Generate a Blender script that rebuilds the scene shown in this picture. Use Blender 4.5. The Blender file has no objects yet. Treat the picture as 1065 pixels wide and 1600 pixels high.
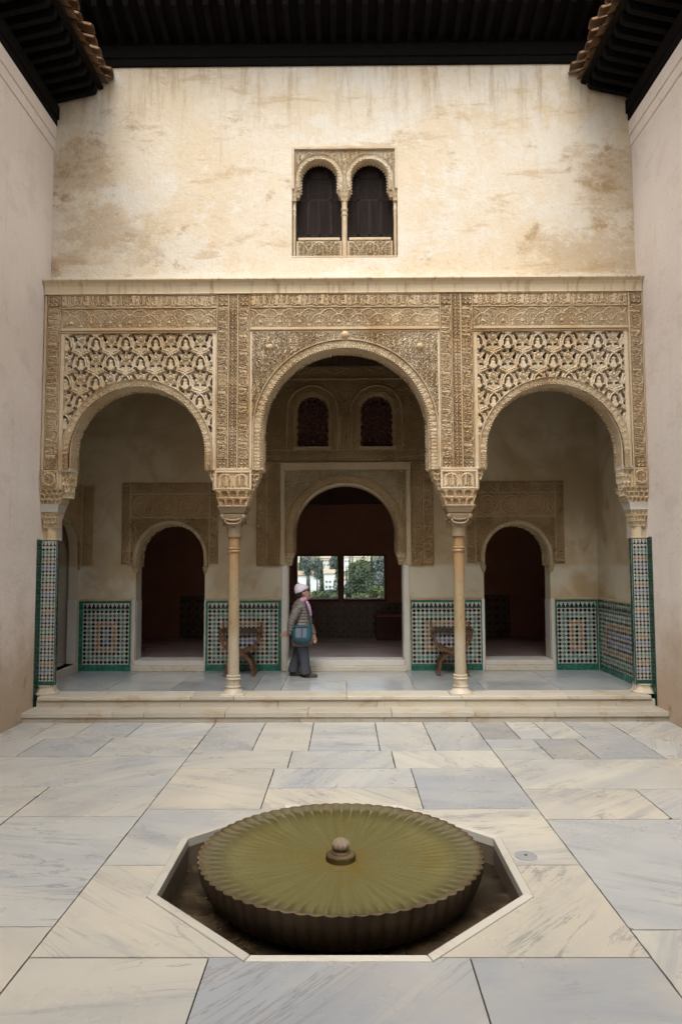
import bpy, math, random
import numpy as np
from mathutils import Matrix, Vector
R = math.radians
PI = math.pi
SC = bpy.context.scene
COL = SC.collection
random.seed(7)

# ------------------------------------------------------------------ camera
F_PX, TILT, YAW, ROLL, EYE = 1085.0, math.atan(73/1085.0), R(0.396), R(0.22), 2.17
fw = Vector((-math.sin(YAW)*math.cos(TILT), math.cos(YAW)*math.cos(TILT), math.sin(TILT)))
rt = fw.cross(Vector((0, 0, 1))).normalized(); up = rt.cross(fw)
r2 = rt*math.cos(ROLL) - up*math.sin(ROLL); u2 = rt*math.sin(ROLL) + up*math.cos(ROLL)
cam = bpy.data.objects.new('camera', bpy.data.cameras.new('camera'))
COL.objects.link(cam)
cam.matrix_world = Matrix(((r2.x, u2.x, -fw.x, 0), (r2.y, u2.y, -fw.y, 0), (r2.z, u2.z, -fw.z, EYE), (0, 0, 0, 1)))
cam.data.sensor_fit = 'VERTICAL'; cam.data.sensor_height = 24.0
cam.data.lens = F_PX/1600*24.0
cam.data.clip_start = 0.05; cam.data.clip_end = 3000
SC.camera = cam

# ------------------------------------------------------------------ light
SUN_EL, SUN_AZ = 60.0, 190.0          # azimuth: direction the light comes from, clockwise from +Y
world = bpy.data.worlds.new('World'); SC.world = world; world.use_nodes = True
wn = world.node_tree.nodes; wl = world.node_tree.links
sky = wn.new('ShaderNodeTexSky'); sky.sky_type = 'NISHITA'; sky.sun_disc = False
sky.sun_elevation = R(SUN_EL); sky.sun_rotation = R(SUN_AZ); sky.air_density = 1.0; sky.dust_density = 4.0; sky.ozone_density = 1.0
hsv = wn.new('ShaderNodeHueSaturation'); hsv.inputs['Saturation'].default_value = 0.35   # overcast: a nearly white sky
wl.new(sky.outputs[0], hsv.inputs['Color'])
wl.new(hsv.outputs[0], wn['Background'].inputs['Color'])
wn['Background'].inputs['Strength'].default_value = 0.15
sl = bpy.data.lights.new('sun', 'SUN'); sl.energy = 0.9; sl.angle = R(50); sl.color = (1.0, 0.975, 0.94)
sun = bpy.data.objects.new('sun', sl); COL.objects.link(sun)
sdir = Vector((math.sin(R(SUN_AZ))*math.cos(R(SUN_EL)), math.cos(R(SUN_AZ))*math.cos(R(SUN_EL)), math.sin(R(SUN_EL))))
sun.rotation_euler = sdir.to_track_quat('Z', 'Y').to_euler()
sun.location = (0, 0, 20)
SC.view_settings.view_transform = 'Standard'; SC.view_settings.look = 'None'
SC.view_settings.gamma = 1.0; SC.view_settings.use_curve_mapping = False
SC.view_settings.exposure = 1.2
SC.render.engine = 'CYCLES'
SC.cycles.use_denoising = True; SC.cycles.use_adaptive_sampling = True; SC.cycles.adaptive_threshold = 0.03
SC.cycles.max_bounces = 6; SC.cycles.diffuse_bounces = 4; SC.cycles.glossy_bounces = 3; SC.cycles.transmission_bounces = 4; SC.cycles.transparent_max_bounces = 8
SC.cycles.caustics_reflective = False; SC.cycles.caustics_refractive = False
SC.cycles.sample_clamp_indirect = 6.0

# ------------------------------------------------------------------ node helper and materials
class NT:
    def __init__(s, m):
        s.t = m.node_tree; s.n = s.t.nodes; s.l = s.t.links
        s.bsdf = s.n['Principled BSDF']; s.out = s.n['Material Output']
        s.pos = s.n.new('ShaderNodeNewGeometry').outputs['Position']
    def put(s, sock, v):
        if v is None: return
        if hasattr(v, 'is_output'): s.l.new(v, sock)
        elif isinstance(v, (tuple, list)) and len(v) == 3 and sock.type == 'RGBA': sock.default_value = (*v, 1)
        else: sock.default_value = v
    def noise(s, scale=1.0, detail=4, rough=0.55, vec=None, stretch=None, dist=0.0, off=None):
        v = s.pos if vec is None else vec
        if stretch or off: v = s.mapping(v, stretch or (1, 1, 1), off or (0, 0, 0))
        n = s.n.new('ShaderNodeTexNoise'); s.l.new(v, n.inputs['Vector'])
        n.inputs['Scale'].default_value = scale; n.inputs['Detail'].default_value = detail
        n.inputs['Roughness'].default_value = rough; n.inputs['Distortion'].default_value = dist
        return n.outputs['Fac']
    def mapping(s, v, sc=(1, 1, 1), loc=(0, 0, 0), rot=None):
        m = s.n.new('ShaderNodeMapping'); s.l.new(v, m.inputs['Vector'])
        m.inputs['Scale'].default_value = sc; m.inputs['Location'].default_value = loc
        if rot is not None: s.put(m.inputs['Rotation'], rot)
        return m.outputs[0]
    def ramp(s, f, a, b, lo=0.0, hi=1.0):
        m = s.n.new('ShaderNodeMapRange'); m.interpolation_type = 'SMOOTHSTEP'
        s.put(m.inputs['Value'], f)
        m.inputs['From Min'].default_value = a; m.inputs['From Max'].default_value = b
        m.inputs['To Min'].default_value = lo; m.inputs['To Max'].default_value = hi
        return m.outputs['Result']
    def mix(s, f, a, b, mode='MIX'):
        m = s.n.new('ShaderNodeMix'); m.data_type = 'RGBA'; m.blend_type = mode
        s.put(m.inputs[0], f); s.put(m.inputs[6], a); s.put(m.inputs[7], b)
        return m.outputs[2]
    def math(s, op, a, b=None):
        m = s.n.new('ShaderNodeMath'); m.operation = op
        s.put(m.inputs[0], a)
        if b is not None: s.put(m.inputs[1], b)
        return m.outputs[0]
    def sep(s, v=None):
        m = s.n.new('ShaderNodeSeparateXYZ'); s.l.new(s.pos if v is None else v, m.inputs[0]); return m.outputs
    def bump(s, h, strength=0.3, dist=0.01):
        b = s.n.new('ShaderNodeBump'); s.l.new(h, b.inputs['Height'])
        b.inputs['Strength'].default_value = strength; b.inputs['Distance'].default_value = dist
        s.l.new(b.outputs[0], s.bsdf.inputs['Normal'])
    def set(s, color=None, rough=None, spec=None, metal=None):
        s.put(s.bsdf.inputs['Base Color'], color); s.put(s.bsdf.inputs['Roughness'], rough)
        s.put(s.bsdf.inputs['Specular IOR Level'], spec); s.put(s.bsdf.inputs['Metallic'], metal)

M = {}
def material(name):
    m = bpy.data.materials.new(name); m.use_nodes = True; M[name] = m
    return NT(m)

def simple(name, col, rough=0.7, spec=0.3, var=0.12, scale=12.0, bump=0.0):
    t = material(name)
    n = t.noise(scale, 5)
    c = t.mix(n, tuple(x*(1-var) for x in col), tuple(min(1, x*(1+var)) for x in col))
    t.set(c, rough, spec)
    if bump: t.bump(t.noise(scale*3, 4), bump, 0.004)
    return t

def m_facade_plaster():
    t = material('facade_plaster')
    x, y, z = t.sep()
    big = t.noise(0.6, 8, 0.68, dist=0.15)
    c = t.mix(t.ramp(big, 0.40, 0.60), (0.645, 0.535, 0.375), (0.675, 0.595, 0.465))
    och = t.noise(1.5, 9, 0.72, off=(2, 5, 8), dist=0.2)
    c = t.mix(t.ramp(och, 0.54, 0.68, 0, 0.34), c, (0.57, 0.435, 0.26))
    wh = t.noise(1.15, 10, 0.74, off=(7, 0, 3), dist=0.25)
    c = t.mix(t.ramp(wh, 0.50, 0.60, 0, 0.8), c, (0.68, 0.63, 0.53))
    ax = t.math('ABSOLUTE', x)
    edge = t.ramp(ax, 2.4, 4.5)
    st = t.noise(1.4, 11, 0.76, off=(3, 9, 1), stretch=(0.9, 1, 1.3), dist=0.08)
    thr = t.math('ADD', st, t.math('MULTIPLY', edge, 0.05))
    c = t.mix(t.ramp(thr, 0.575, 0.70, 0, 0.75), c, (0.36, 0.235, 0.115))
    c = t.mix(t.ramp(thr, 0.64, 0.78, 0, 0.6), c, (0.22, 0.145, 0.08))
    # damp band low on the wall and below the eaves
    band = t.noise(0.8, 8, 0.7, off=(1, 3, 2), stretch=(1, 1, 3.2), dist=0.3)
    c = t.mix(t.ramp(band, 0.565, 0.66, 0, 0.5), c, (0.46, 0.31, 0.155))
    # run-off under the eaves, damp patches low in the corners
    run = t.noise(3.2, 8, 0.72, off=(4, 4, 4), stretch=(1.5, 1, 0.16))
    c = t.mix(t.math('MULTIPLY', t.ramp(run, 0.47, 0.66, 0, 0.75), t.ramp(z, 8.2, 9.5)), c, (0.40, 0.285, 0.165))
    for px_, pz_, sx_, sz_ in ((3.75, 6.62, 1.1, 0.38), (-3.7, 6.95, 0.95, 0.55), (4.0, 7.7, 0.5, 0.5), (-3.95, 8.0, 0.55, 0.45)):
        dx = t.math('DIVIDE', t.math('SUBTRACT', x, px_), sx_); dz = t.math('DIVIDE', t.math('SUBTRACT', z, pz_), sz_)
        d2 = t.math('SQRT', t.math('ADD', t.math('MULTIPLY', dx, dx), t.math('MULTIPLY', dz, dz)))
        q = t.math('ADD', d2, t.math('MULTIPLY', t.math('SUBTRACT', st, 0.5), -4.5))
        c = t.mix(t.ramp(q, 0.55, 1.15, 0.42, 0), c, (0.37, 0.24, 0.115))
    # rain-washed streaks and scratches
    sk = t.noise(6, 6, 0.75, stretch=(1.8, 1, 0.13))
    c = t.mix(t.ramp(sk, 0.56, 0.74, 0, 0.30), c, (0.42, 0.29, 0.16))
    fine = t.noise(22, 8, 0.78)
    c = t.mix(t.ramp(fine, 0.53, 0.70, 0, 0.38), c, (0.40, 0.29, 0.175))
    flk = t.noise(9, 8, 0.8, off=(6, 6, 6))
    c = t.mix(t.ramp(flk, 0.57, 0.62, 0, 0.45), c, (0.70, 0.66, 0.57))
    sp = t.noise(44, 2, 0.5, off=(2, 2, 2))
    c = t.mix(t.ramp(sp, 0.735, 0.76, 0, 0.8), c, (0.12, 0.09, 0.06))
    low = t.ramp(t.math('ADD', z, t.math('MULTIPLY', t.noise(3, 7, 0.7), 0.34)), 6.46, 6.56, 1, 0)
    c = t.mix(t.math('MULTIPLY', low, 0.75), c, (0.67, 0.62, 0.53))
    t.set(c, 0.9, 0.15)
    t.bump(t.math('ADD', t.noise(5, 9, 0.72), t.math('MULTIPLY', fine, 0.45)), 0.7, 0.03)
m_facade_plaster()

def m_stucco(name, a, b, stain, grime=0.5):
    t = material(name)
    c = t.mix(t.ramp(t.noise(1.6, 6, 0.6, dist=0.5), 0.38, 0.62), a, b)
    s = t.noise(2.2, 6, 0.6, off=(5, 1, 8), stretch=(1, 1, 0.6))
    c = t.mix(t.ramp(s, 0.52, 0.70, 0, grime), c, stain)
    f = t.noise(40, 4, 0.6)
    c = t.mix(t.ramp(f, 0.35, 0.7, 0, 0.25), c, tuple(x*0.72 for x in a))
    t.set(c, 0.9, 0.12)
    t.bump(f, 0.35, 0.004)
m_stucco('stucco', (0.47, 0.335, 0.19), (0.525, 0.41, 0.265), (0.34, 0.215, 0.10))
m_stucco('stucco_light', (0.53, 0.41, 0.255), (0.60, 0.505, 0.365), (0.40, 0.26, 0.125), 0.55)
m_stucco('stucco_ring', (0.45, 0.34, 0.205), (0.505, 0.41, 0.275), (0.34, 0.215, 0.11), 0.55)
m_stucco('stucco_dim', (0.29, 0.195, 0.095), (0.34, 0.24, 0.13), (0.21, 0.13, 0.058))  # this and the two below: stucco with the portico's shade in the colour
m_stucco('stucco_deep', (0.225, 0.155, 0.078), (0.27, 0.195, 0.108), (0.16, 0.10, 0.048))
m_stucco('stucco_frame', (0.35, 0.27, 0.155), (0.39, 0.315, 0.195), (0.25, 0.175, 0.09))

def m_cornice():
    t = material('cornice_stone')
    c = t.mix(t.noise(1.3, 5), (0.56, 0.44, 0.27), (0.64, 0.55, 0.40))
    dr = t.noise(9, 5, 0.7, stretch=(1.5, 1, 0.08))
    c = t.mix(t.ramp(dr, 0.50, 0.72, 0, 0.65), c, (0.25, 0.15, 0.07))
    t.set(c, 0.85, 0.15); t.bump(t.noise(20, 5), 0.3, 0.006)
m_cornice()

def m_side_wall():
    t = material('wall_plaster')
    x, y, z = t.sep()
    c = t.mix(t.ramp(t.noise(0.7, 6, 0.6), 0.35, 0.65), (0.72, 0.635, 0.56), (0.77, 0.695, 0.63))
    n = t.noise(1.7, 6, 0.65)
    h = t.math('ADD', z, t.math('MULTIPLY', n, -2.2))
    c = t.mix(t.ramp(h, -0.7, 0.75, 0.75, 0.0), c, (0.40, 0.275, 0.17))
    st = t.noise(5, 6, 0.7, off=(4, 4, 4), stretch=(1, 1, 0.45))
    low = t.ramp(z, 0.1, 2.2, 1, 0)
    c = t.mix(t.math('MULTIPLY', t.ramp(st, 0.56, 0.70, 0, 0.7), low), c, (0.22, 0.14, 0.08))
    sp = t.noise(38, 2, 0.4, off=(1, 7, 2))
    c = t.mix(t.ramp(sp, 0.73, 0.75, 0, 0.7), c, (0.12, 0.09, 0.08))
    f = t.noise(60, 4, 0.7)
    c = t.mix(t.ramp(f, 0.4, 0.75, 0, 0.14), c, (0.46, 0.39, 0.34))
    pt = t.noise(1.4, 9, 0.74, off=(8, 1, 5), stretch=(1, 1, 1.6))
    c = t.mix(t.ramp(pt, 0.53, 0.60, 0, 0.22), c, (0.52, 0.43, 0.375))
    dr = t.noise(5, 6, 0.72, off=(0, 5, 0), stretch=(1, 1.6, 0.10))
    c = t.mix(t.ramp(dr, 0.56, 0.74, 0, 0.22), c, (0.44, 0.355, 0.30))
    t.set(c, 0.92, 0.12); t.bump(t.math('ADD', t.noise(3.2, 9, 0.7), t.math('MULTIPLY', f, 0.25)), 0.6, 0.03)
m_side_wall()

def m_portico_plaster():
    t = material('portico_plaster')
    x, y, z = t.sep()
    c = t.mix(t.ramp(t.noise(0.9, 6, 0.6, dist=0.7), 0.35, 0.62), (0.33, 0.25, 0.145), (0.43, 0.36, 0.245))
    s = t.noise(1.5, 7, 0.65, off=(9, 2, 5), dist=1.0)
    c = t.mix(t.ramp(s, 0.55, 0.72, 0, 0.7), c, (0.30, 0.205, 0.11))
    w = t.noise(1.1, 5, 0.6, off=(1, 2, 9))
    low = t.ramp(z, 2.0, 2.1, 1, 0)
    c = t.mix(t.math('MULTIPLY', low, t.ramp(w, 0.38, 0.55, 0, 0.75)), c, (0.46, 0.43, 0.35))
    d = t.noise(4.0, 5, 0.6, off=(3, 3, 7))
    c = t.mix(t.ramp(d, 0.70, 0.74, 0, 0.6), c, (0.20, 0.13, 0.07))
    t.set(c, 0.9, 0.15); t.bump(t.noise(9, 7), 0.35, 0.012)
m_portico_plaster()

def m_paving(name, rough_lo, rough_hi):
    t = material(name)
    oi = t.n.new('ShaderNodeObjectInfo')
    rnd = oi.outputs['Random']
    ang = t.math('MULTIPLY', t.math('SUBTRACT', rnd, 0.5), 2.4)
    cb = t.n.new('ShaderNodeCombineXYZ'); t.l.new(ang, cb.inputs[2])
    off = t.n.new('ShaderNodeCombineXYZ')
    t.l.new(t.math('MULTIPLY', rnd, 57.0), off.inputs[0]); t.l.new(t.math('MULTIPLY', rnd, 31.0), off.inputs[1]); t.l.new(t.math('MULTIPLY', rnd, 11.0), off.inputs[2])
    va = t.n.new('ShaderNodeVectorMath'); va.operation = 'ADD'; t.l.new(t.pos, va.inputs[0]); t.l.new(off.outputs[0], va.inputs[1])
    m = t.n.new('ShaderNodeMapping'); t.l.new(va.outputs[0], m.inputs[0]); t.l.new(cb.outputs[0], m.inputs['Rotation'])
    v = m.outputs[0]
    base = oi.outputs['Color']
    soft = t.noise(1.1, 7, 0.62, vec=v, stretch=(0.45, 1.8, 1), dist=0.5)
    dk = t.mix(1.0, base, (0.86, 0.875, 0.91), 'MULTIPLY')
    lt = t.mix(1.0, base, (1.07, 1.05, 1.0), 'MULTIPLY')
    c = t.mix(t.ramp(soft, 0.32, 0.66), dk, lt)
    vein = t.noise(1.7, 8, 0.66, vec=v, stretch=(0.22, 1.9, 1), dist=0.9)
    band = t.math('ABSOLUTE', t.math('SUBTRACT', vein, 0.5))
    gate = t.ramp(t.noise(0.9, 4, vec=v, off=(2, 8, 3)), 0.42, 0.62)
    c = t.mix(t.math('MULTIPLY', t.ramp(band, 0.0, 0.017, 0.85, 0.0), gate), c, (0.20, 0.20, 0.205))
    v2 = t.noise(1.3, 9, 0.72, vec=v, stretch=(0.3, 3.4, 1), dist=0.5, off=(5, 5, 0))
    c = t.mix(t.ramp(v2, 0.52, 0.67, 0, 0.65), c, (0.29, 0.295, 0.305))
    warm = t.noise(1.0, 6, 0.62, vec=v, off=(9, 3, 1))
    c = t.mix(t.ramp(warm, 0.50, 0.72, 0, 0.30), c, (0.54, 0.47, 0.36))
    dirt = t.noise(4, 9, 0.75)
    c = t.mix(t.ramp(dirt, 0.53, 0.72, 0, 0.26), c, (0.32, 0.28, 0.225))
    sp = t.noise(60, 3, 0.6)
    c = t.mix(t.ramp(sp, 0.64, 0.74, 0, 0.35), c, (0.25, 0.23, 0.20))
    t.set(c, t.ramp(t.noise(1.5, 5), 0.35, 0.65, rough_lo, rough_hi), 0.45)
    t.bump(t.math('ADD', t.noise(18, 5), t.math('MULTIPLY', t.noise(2.5, 3), 2.0)), 0.10, 0.004)
m_paving('paving_marble', 0.24, 0.46)
m_paving('polished_marble', 0.10, 0.24)

def m_trim(name, a, b, stain, amount=0.5, rough=0.45):
    t = material(name)
    oi = t.n.new('ShaderNodeObjectInfo')
    c = t.mix(t.noise(1.8, 6, 0.6, stretch=(1, 1, 2.5), dist=0.6), a, b)
    k = t.math('ADD', 0.82, t.math('MULTIPLY', oi.outputs['Random'], 0.30))
    cb = t.n.new('ShaderNodeCombineColor')
    for i in range(3): t.l.new(k, cb.inputs[i])
    c = t.mix(1.0, c, cb.outputs[0], 'MULTIPLY')
    s = t.noise(3.2, 7, 0.68, off=(3, 1, 4), dist=0.6)
    c = t.mix(t.ramp(s, 0.50, 0.70, 0, amount), c, stain)
    g = t.noise(6, 6, 0.7, off=(8, 8, 1))
    c = t.mix(t.ramp(g, 0.62, 0.74, 0, 0.55), c, (0.16, 0.145, 0.13))
    t.set(c, rough, 0.4); t.bump(t.noise(25, 5), 0.2, 0.003)
m_trim('step_marble', (0.41, 0.365, 0.28), (0.50, 0.465, 0.395), (0.33, 0.22, 0.105), 0.7)
m_trim('jamb_marble', (0.46, 0.44, 0.395), (0.54, 0.52, 0.48), (0.46, 0.34, 0.18), 0.35)
m_trim('kerb_marble', (0.50, 0.47, 0.40), (0.58, 0.55, 0.47), (0.34, 0.28, 0.20), 0.4)

def m_column():
    t = material('column_marble')
    x, y, z = t.sep()
    c = t.mix(t.noise(3.5, 6, 0.65, stretch=(1, 1, 0.35), dist=0.6), (0.235, 0.17, 0.085), (0.37, 0.30, 0.185))
    b = t.math('ADD', z, t.math('MULTIPLY', t.noise(4, 5), 0.5))
    c = t.mix(t.ramp(b, 1.95, 2.45, 0, 0.8), c, (0.30, 0.175, 0.075))
    sp = t.noise(22, 6, 0.7, stretch=(1, 1, 0.5))
    c = t.mix(t.ramp(sp, 0.54, 0.66, 0, 0.6), c, (0.15, 0.095, 0.045))
    c = t.mix(t.ramp(z, 0.95, 1.25, 0.45, 0.0), c, (0.42, 0.385, 0.32))
    t.set(c, 0.42, 0.4); t.bump(sp, 0.15, 0.003)
m_column()
m_trim('base_marble', (0.44, 0.37, 0.26), (0.52, 0.47, 0.38), (0.28, 0.155, 0.065), 0.65)
m_trim('capital_marble', (0.23, 0.165, 0.095), (0.30, 0.23, 0.145), (0.14, 0.085, 0.04), 0.65, 0.6)

def m_tile():
    t = material('glazed_tile')
    a = t.n.new('ShaderNodeAttribute'); a.attribute_name = 'Col'
    n = t.noise(30, 4)
    c = t.mix(t.ramp(n, 0.4, 0.75, 0, 0.25), a.outputs['Color'], (0.07, 0.06, 0.05))
    t.set(c, t.ramp(t.noise(20, 3), 0.3, 0.7, 0.14, 0.34), 0.5)
m_tile()
simple('green_glaze', (0.015, 0.055, 0.038), 0.25, 0.5, 0.5, 14)

def m_wood(name, a, b, rough=0.6, stretch=(8, 8, 0.7)):
    t = material(name)
    w = t.noise(3.0, 6, 0.65, stretch=stretch, dist=0.4)
    t.set(t.mix(t.ramp(w, 0.3, 0.7), a, b), rough, 0.08 if 'eave' in name or 'lattice' in name else 0.3)
    t.bump(w, 0.25, 0.004)
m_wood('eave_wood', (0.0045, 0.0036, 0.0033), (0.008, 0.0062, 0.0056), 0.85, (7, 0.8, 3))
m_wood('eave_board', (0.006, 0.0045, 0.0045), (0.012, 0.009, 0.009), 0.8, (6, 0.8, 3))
m_wood('chair_wood', (0.07, 0.035, 0.018), (0.14, 0.075, 0.04), 0.4)
m_wood('lattice_wood', (0.012, 0.008, 0.0065), (0.032, 0.022, 0.018), 0.6)
m_wood('room_wood', (0.060, 0.024, 0.015), (0.12, 0.045, 0.027), 0.6)
m_wood('lattice_red', (0.045, 0.022, 0.018), (0.085, 0.042, 0.034), 0.7)
m_wood('ceiling_wood', (0.045, 0.028, 0.016), (0.085, 0.052, 0.03), 0.6)
simple('leather', (0.05, 0.03, 0.024), 0.45, 0.4, 0.3, 20, 0.2)
m_stucco('clay_tile', (0.135, 0.075, 0.04), (0.20, 0.125, 0.07), (0.065, 0.04, 0.022), 0.8)
simple('grout', (0.055, 0.048, 0.042), 0.95, 0.1, 0.3, 20)
simple('dark_plaster', (0.27, 0.125, 0.08), 0.9, 0.1, 0.25, 3)
simple('room_floor', (0.26, 0.19, 0.165), 0.3, 0.4, 0.25, 4)

def m_bowl():
    t = material('bowl_stone')
    tc = t.n.new('ShaderNodeTexCoord').outputs['Object']
    x, y, z = t.sep(tc)
    rad = t.math('SQRT', t.math('ADD', t.math('POWER', x, 2.0), t.math('POWER', y, 2.0)))
    ang = t.math('ARCTAN2', y, x)
    cb = t.n.new('ShaderNodeCombineXYZ'); t.l.new(t.math('MULTIPLY', ang, 12.0), cb.inputs[0]); t.l.new(t.math('MULTIPLY', rad, 1.2), cb.inputs[1])
    ray = t.noise(1.0, 5, 0.65, vec=cb.outputs[0])
    c = t.mix(t.ramp(ray, 0.34, 0.66), (0.225, 0.188, 0.098), (0.265, 0.228, 0.138))
    bl = t.noise(2.2, 5, 0.6, vec=tc, dist=0.8)
    c = t.mix(t.ramp(bl, 0.48, 0.70, 0, 0.55), c, (0.24, 0.165, 0.05))
    o = t.math('ADD', rad, t.math('MULTIPLY', t.noise(5, 4, vec=tc), 0.35))
    c = t.mix(t.ramp(o, 0.20, 0.50, 0.62, 0), c, (0.27, 0.155, 0.04))
    c = t.mix(t.ramp(rad, 0.70, 0.93, 0, 0.85), c, (0.082, 0.066, 0.028))
    f = t.noise(45, 5, vec=tc)
    c = t.mix(t.ramp(f, 0.5, 0.75, 0, 0.3), c, (0.10, 0.085, 0.035))
    t.set(c, 0.6, 0.3); t.bump(f, 0.3, 0.004)
m_bowl()
m_stucco('basin_wall', (0.048, 0.034, 0.020), (0.075, 0.055, 0.033), (0.014, 0.010, 0.006), 0.7)
m_stucco('basin_rim', (0.085, 0.058, 0.03), (0.14, 0.105, 0.06), (0.05, 0.033, 0.017), 0.6)
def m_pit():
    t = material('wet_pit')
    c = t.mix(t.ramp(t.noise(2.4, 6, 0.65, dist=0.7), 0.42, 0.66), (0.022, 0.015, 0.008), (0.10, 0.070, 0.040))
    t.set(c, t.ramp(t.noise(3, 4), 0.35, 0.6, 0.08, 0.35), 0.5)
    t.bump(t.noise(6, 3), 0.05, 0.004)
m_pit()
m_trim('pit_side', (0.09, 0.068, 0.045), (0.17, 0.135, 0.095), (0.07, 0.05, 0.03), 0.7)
m_stucco('finial_marble', (0.20, 0.155, 0.10), (0.27, 0.215, 0.155), (0.10, 0.065, 0.035), 0.6)
def m_water():
    t = material('water')
    gl = t.n.new('ShaderNodeBsdfGlossy'); gl.inputs['Roughness'].default_value = 0.03
    tr = t.n.new('ShaderNodeBsdfTransparent'); tr.inputs['Color'].default_value = (0.84, 0.85, 0.70, 1)
    fr = t.n.new('ShaderNodeFresnel'); fr.inputs['IOR'].default_value = 1.5
    mx = t.n.new('ShaderNodeMixShader')
    tc = t.n.new('ShaderNodeTexCoord').outputs['Object']
    w = t.n.new('ShaderNodeTexWave'); w.wave_type = 'RINGS'; w.rings_direction = 'Z'
    t.l.new(tc, w.inputs['Vector']); w.inputs['Scale'].default_value = 9; w.inputs['Distortion'].default_value = 3; w.inputs['Detail'].default_value = 2
    b = t.n.new('ShaderNodeBump'); b.inputs['Strength'].default_value = 0.05; b.inputs['Distance'].default_value = 0.01
    t.l.new(t.math('ADD', t.math('MULTIPLY', w.outputs['Fac'], 0.4), t.noise(9, 3, vec=tc)), b.inputs['Height'])
    t.l.new(b.outputs[0], gl.inputs['Normal']); t.l.new(b.outputs[0], fr.inputs['Normal'])
    t.l.new(fr.outputs[0], mx.inputs[0]); t.l.new(tr.outputs[0], mx.inputs[1]); t.l.new(gl.outputs[0], mx.inputs[2])
    t.l.new(mx.outputs[0], t.out.inputs['Surface'])
m_water()
def m_glass():
    t = material('window_glass')
    gl = t.n.new('ShaderNodeBsdfGlossy'); gl.inputs['Roughness'].default_value = 0.02
    tr = t.n.new('ShaderNodeBsdfTransparent'); tr.inputs['Color'].default_value = (0.93, 0.96, 0.95, 1)
    fr = t.n.new('ShaderNodeFresnel'); fr.inputs['IOR'].default_value = 1.45
    mx = t.n.new('ShaderNodeMixShader')
    t.l.new(fr.outputs[0], mx.inputs[0]); t.l.new(tr.outputs[0], mx.inputs[1]); t.l.new(gl.outputs[0], mx.inputs[2])
    t.l.new(mx.outputs[0], t.out.inputs['Surface'])
m_glass()
simple('iron', (0.30, 0.30, 0.30), 0.45, 0.5, 0.2, 30)
simple('hole_dark', (0.01, 0.01, 0.01), 0.8)
# view outside
simple('house_white', (0.72, 0.73, 0.74), 0.85, 0.2, 0.06, 1)
simple('house_cream', (0.60, 0.56, 0.50), 0.85, 0.2, 0.08, 1)
simple('house_roof', (0.42, 0.33, 0.24), 0.85, 0.2, 0.2, 3)
simple('house_window', (0.10, 0.11, 0.13), 0.3, 0.5, 0.2, 2)
def m_leaf(name, a, b):
    t = material(name)
    n = t.noise(0.9, 4); f = t.noise(6, 3)
    t.set(t.mix(t.ramp(t.math('ADD', t.math('MULTIPLY', n, 0.5), t.math('MULTIPLY', f, 0.5)), 0.35, 0.62), a, b), 0.7, 0.25)
m_leaf('leaf_cypress', (0.035, 0.062, 0.042), (0.075, 0.115, 0.075))
m_leaf('leaf_grey', (0.085, 0.115, 0.11), (0.16, 0.195, 0.18))
m_leaf('leaf_green', (0.065, 0.095, 0.042), (0.13, 0.165, 0.08))
simple('bark', (0.08, 0.06, 0.045), 0.9, 0.1, 0.3, 5)
simple('hill_ground', (0.13, 0.13, 0.075), 0.95, 0.1, 0.4, 0.3)
# person
simple('coat_cloth', (0.135, 0.120, 0.110), 0.45, 0.4, 0.15, 25)
simple('jeans_cloth', (0.052, 0.058, 0.070), 0.85, 0.15, 0.3, 30, 0.2)
simple('hat_wool', (0.60, 0.56, 0.64), 0.95, 0.1, 0.1, 40, 0.3)
simple('skin', (0.34, 0.20, 0.14), 0.5, 0.35, 0.06, 10)
simple('hair', (0.010, 0.008, 0.008), 0.45, 0.4, 0.3, 60)
simple('scarf_cloth', (0.45, 0.25, 0.38), 0.9, 0.1, 0.2, 25, 0.2)
simple('bag_cloth', (0.022, 0.085, 0.11), 0.7, 0.25, 0.15, 25, 0.2)
simple('bag_pocket', (0.13, 0.15, 0.19), 0.7, 0.25, 0.12, 25)
simple('strap_cloth', (0.03, 0.04, 0.05), 0.7, 0.25, 0.1, 25)
simple('shoe_leather', (0.05, 0.038, 0.03), 0.5, 0.3, 0.2, 25)

# ------------------------------------------------------------------ object helpers
ORG = {}
def tag(o, label=None, cat=None, group=None, kind=None):
    if label: o['label'] = label
    if cat: o['category'] = cat
    if group: o['group'] = group
    if kind: o['kind'] = kind
    return o
def thing(name, label, cat, loc=(0, 0, 0), group=None, kind=None):
    o = bpy.data.objects.new(name, None); COL.objects.link(o)
    o.location = loc; o.empty_display_size = 0.1
    ORG[o] = Vector(loc)
    return tag(o, label, cat, group, kind)
def org(o):
    return ORG.get(o, Vector((0, 0, 0))) if o else Vector((0, 0, 0))

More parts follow.
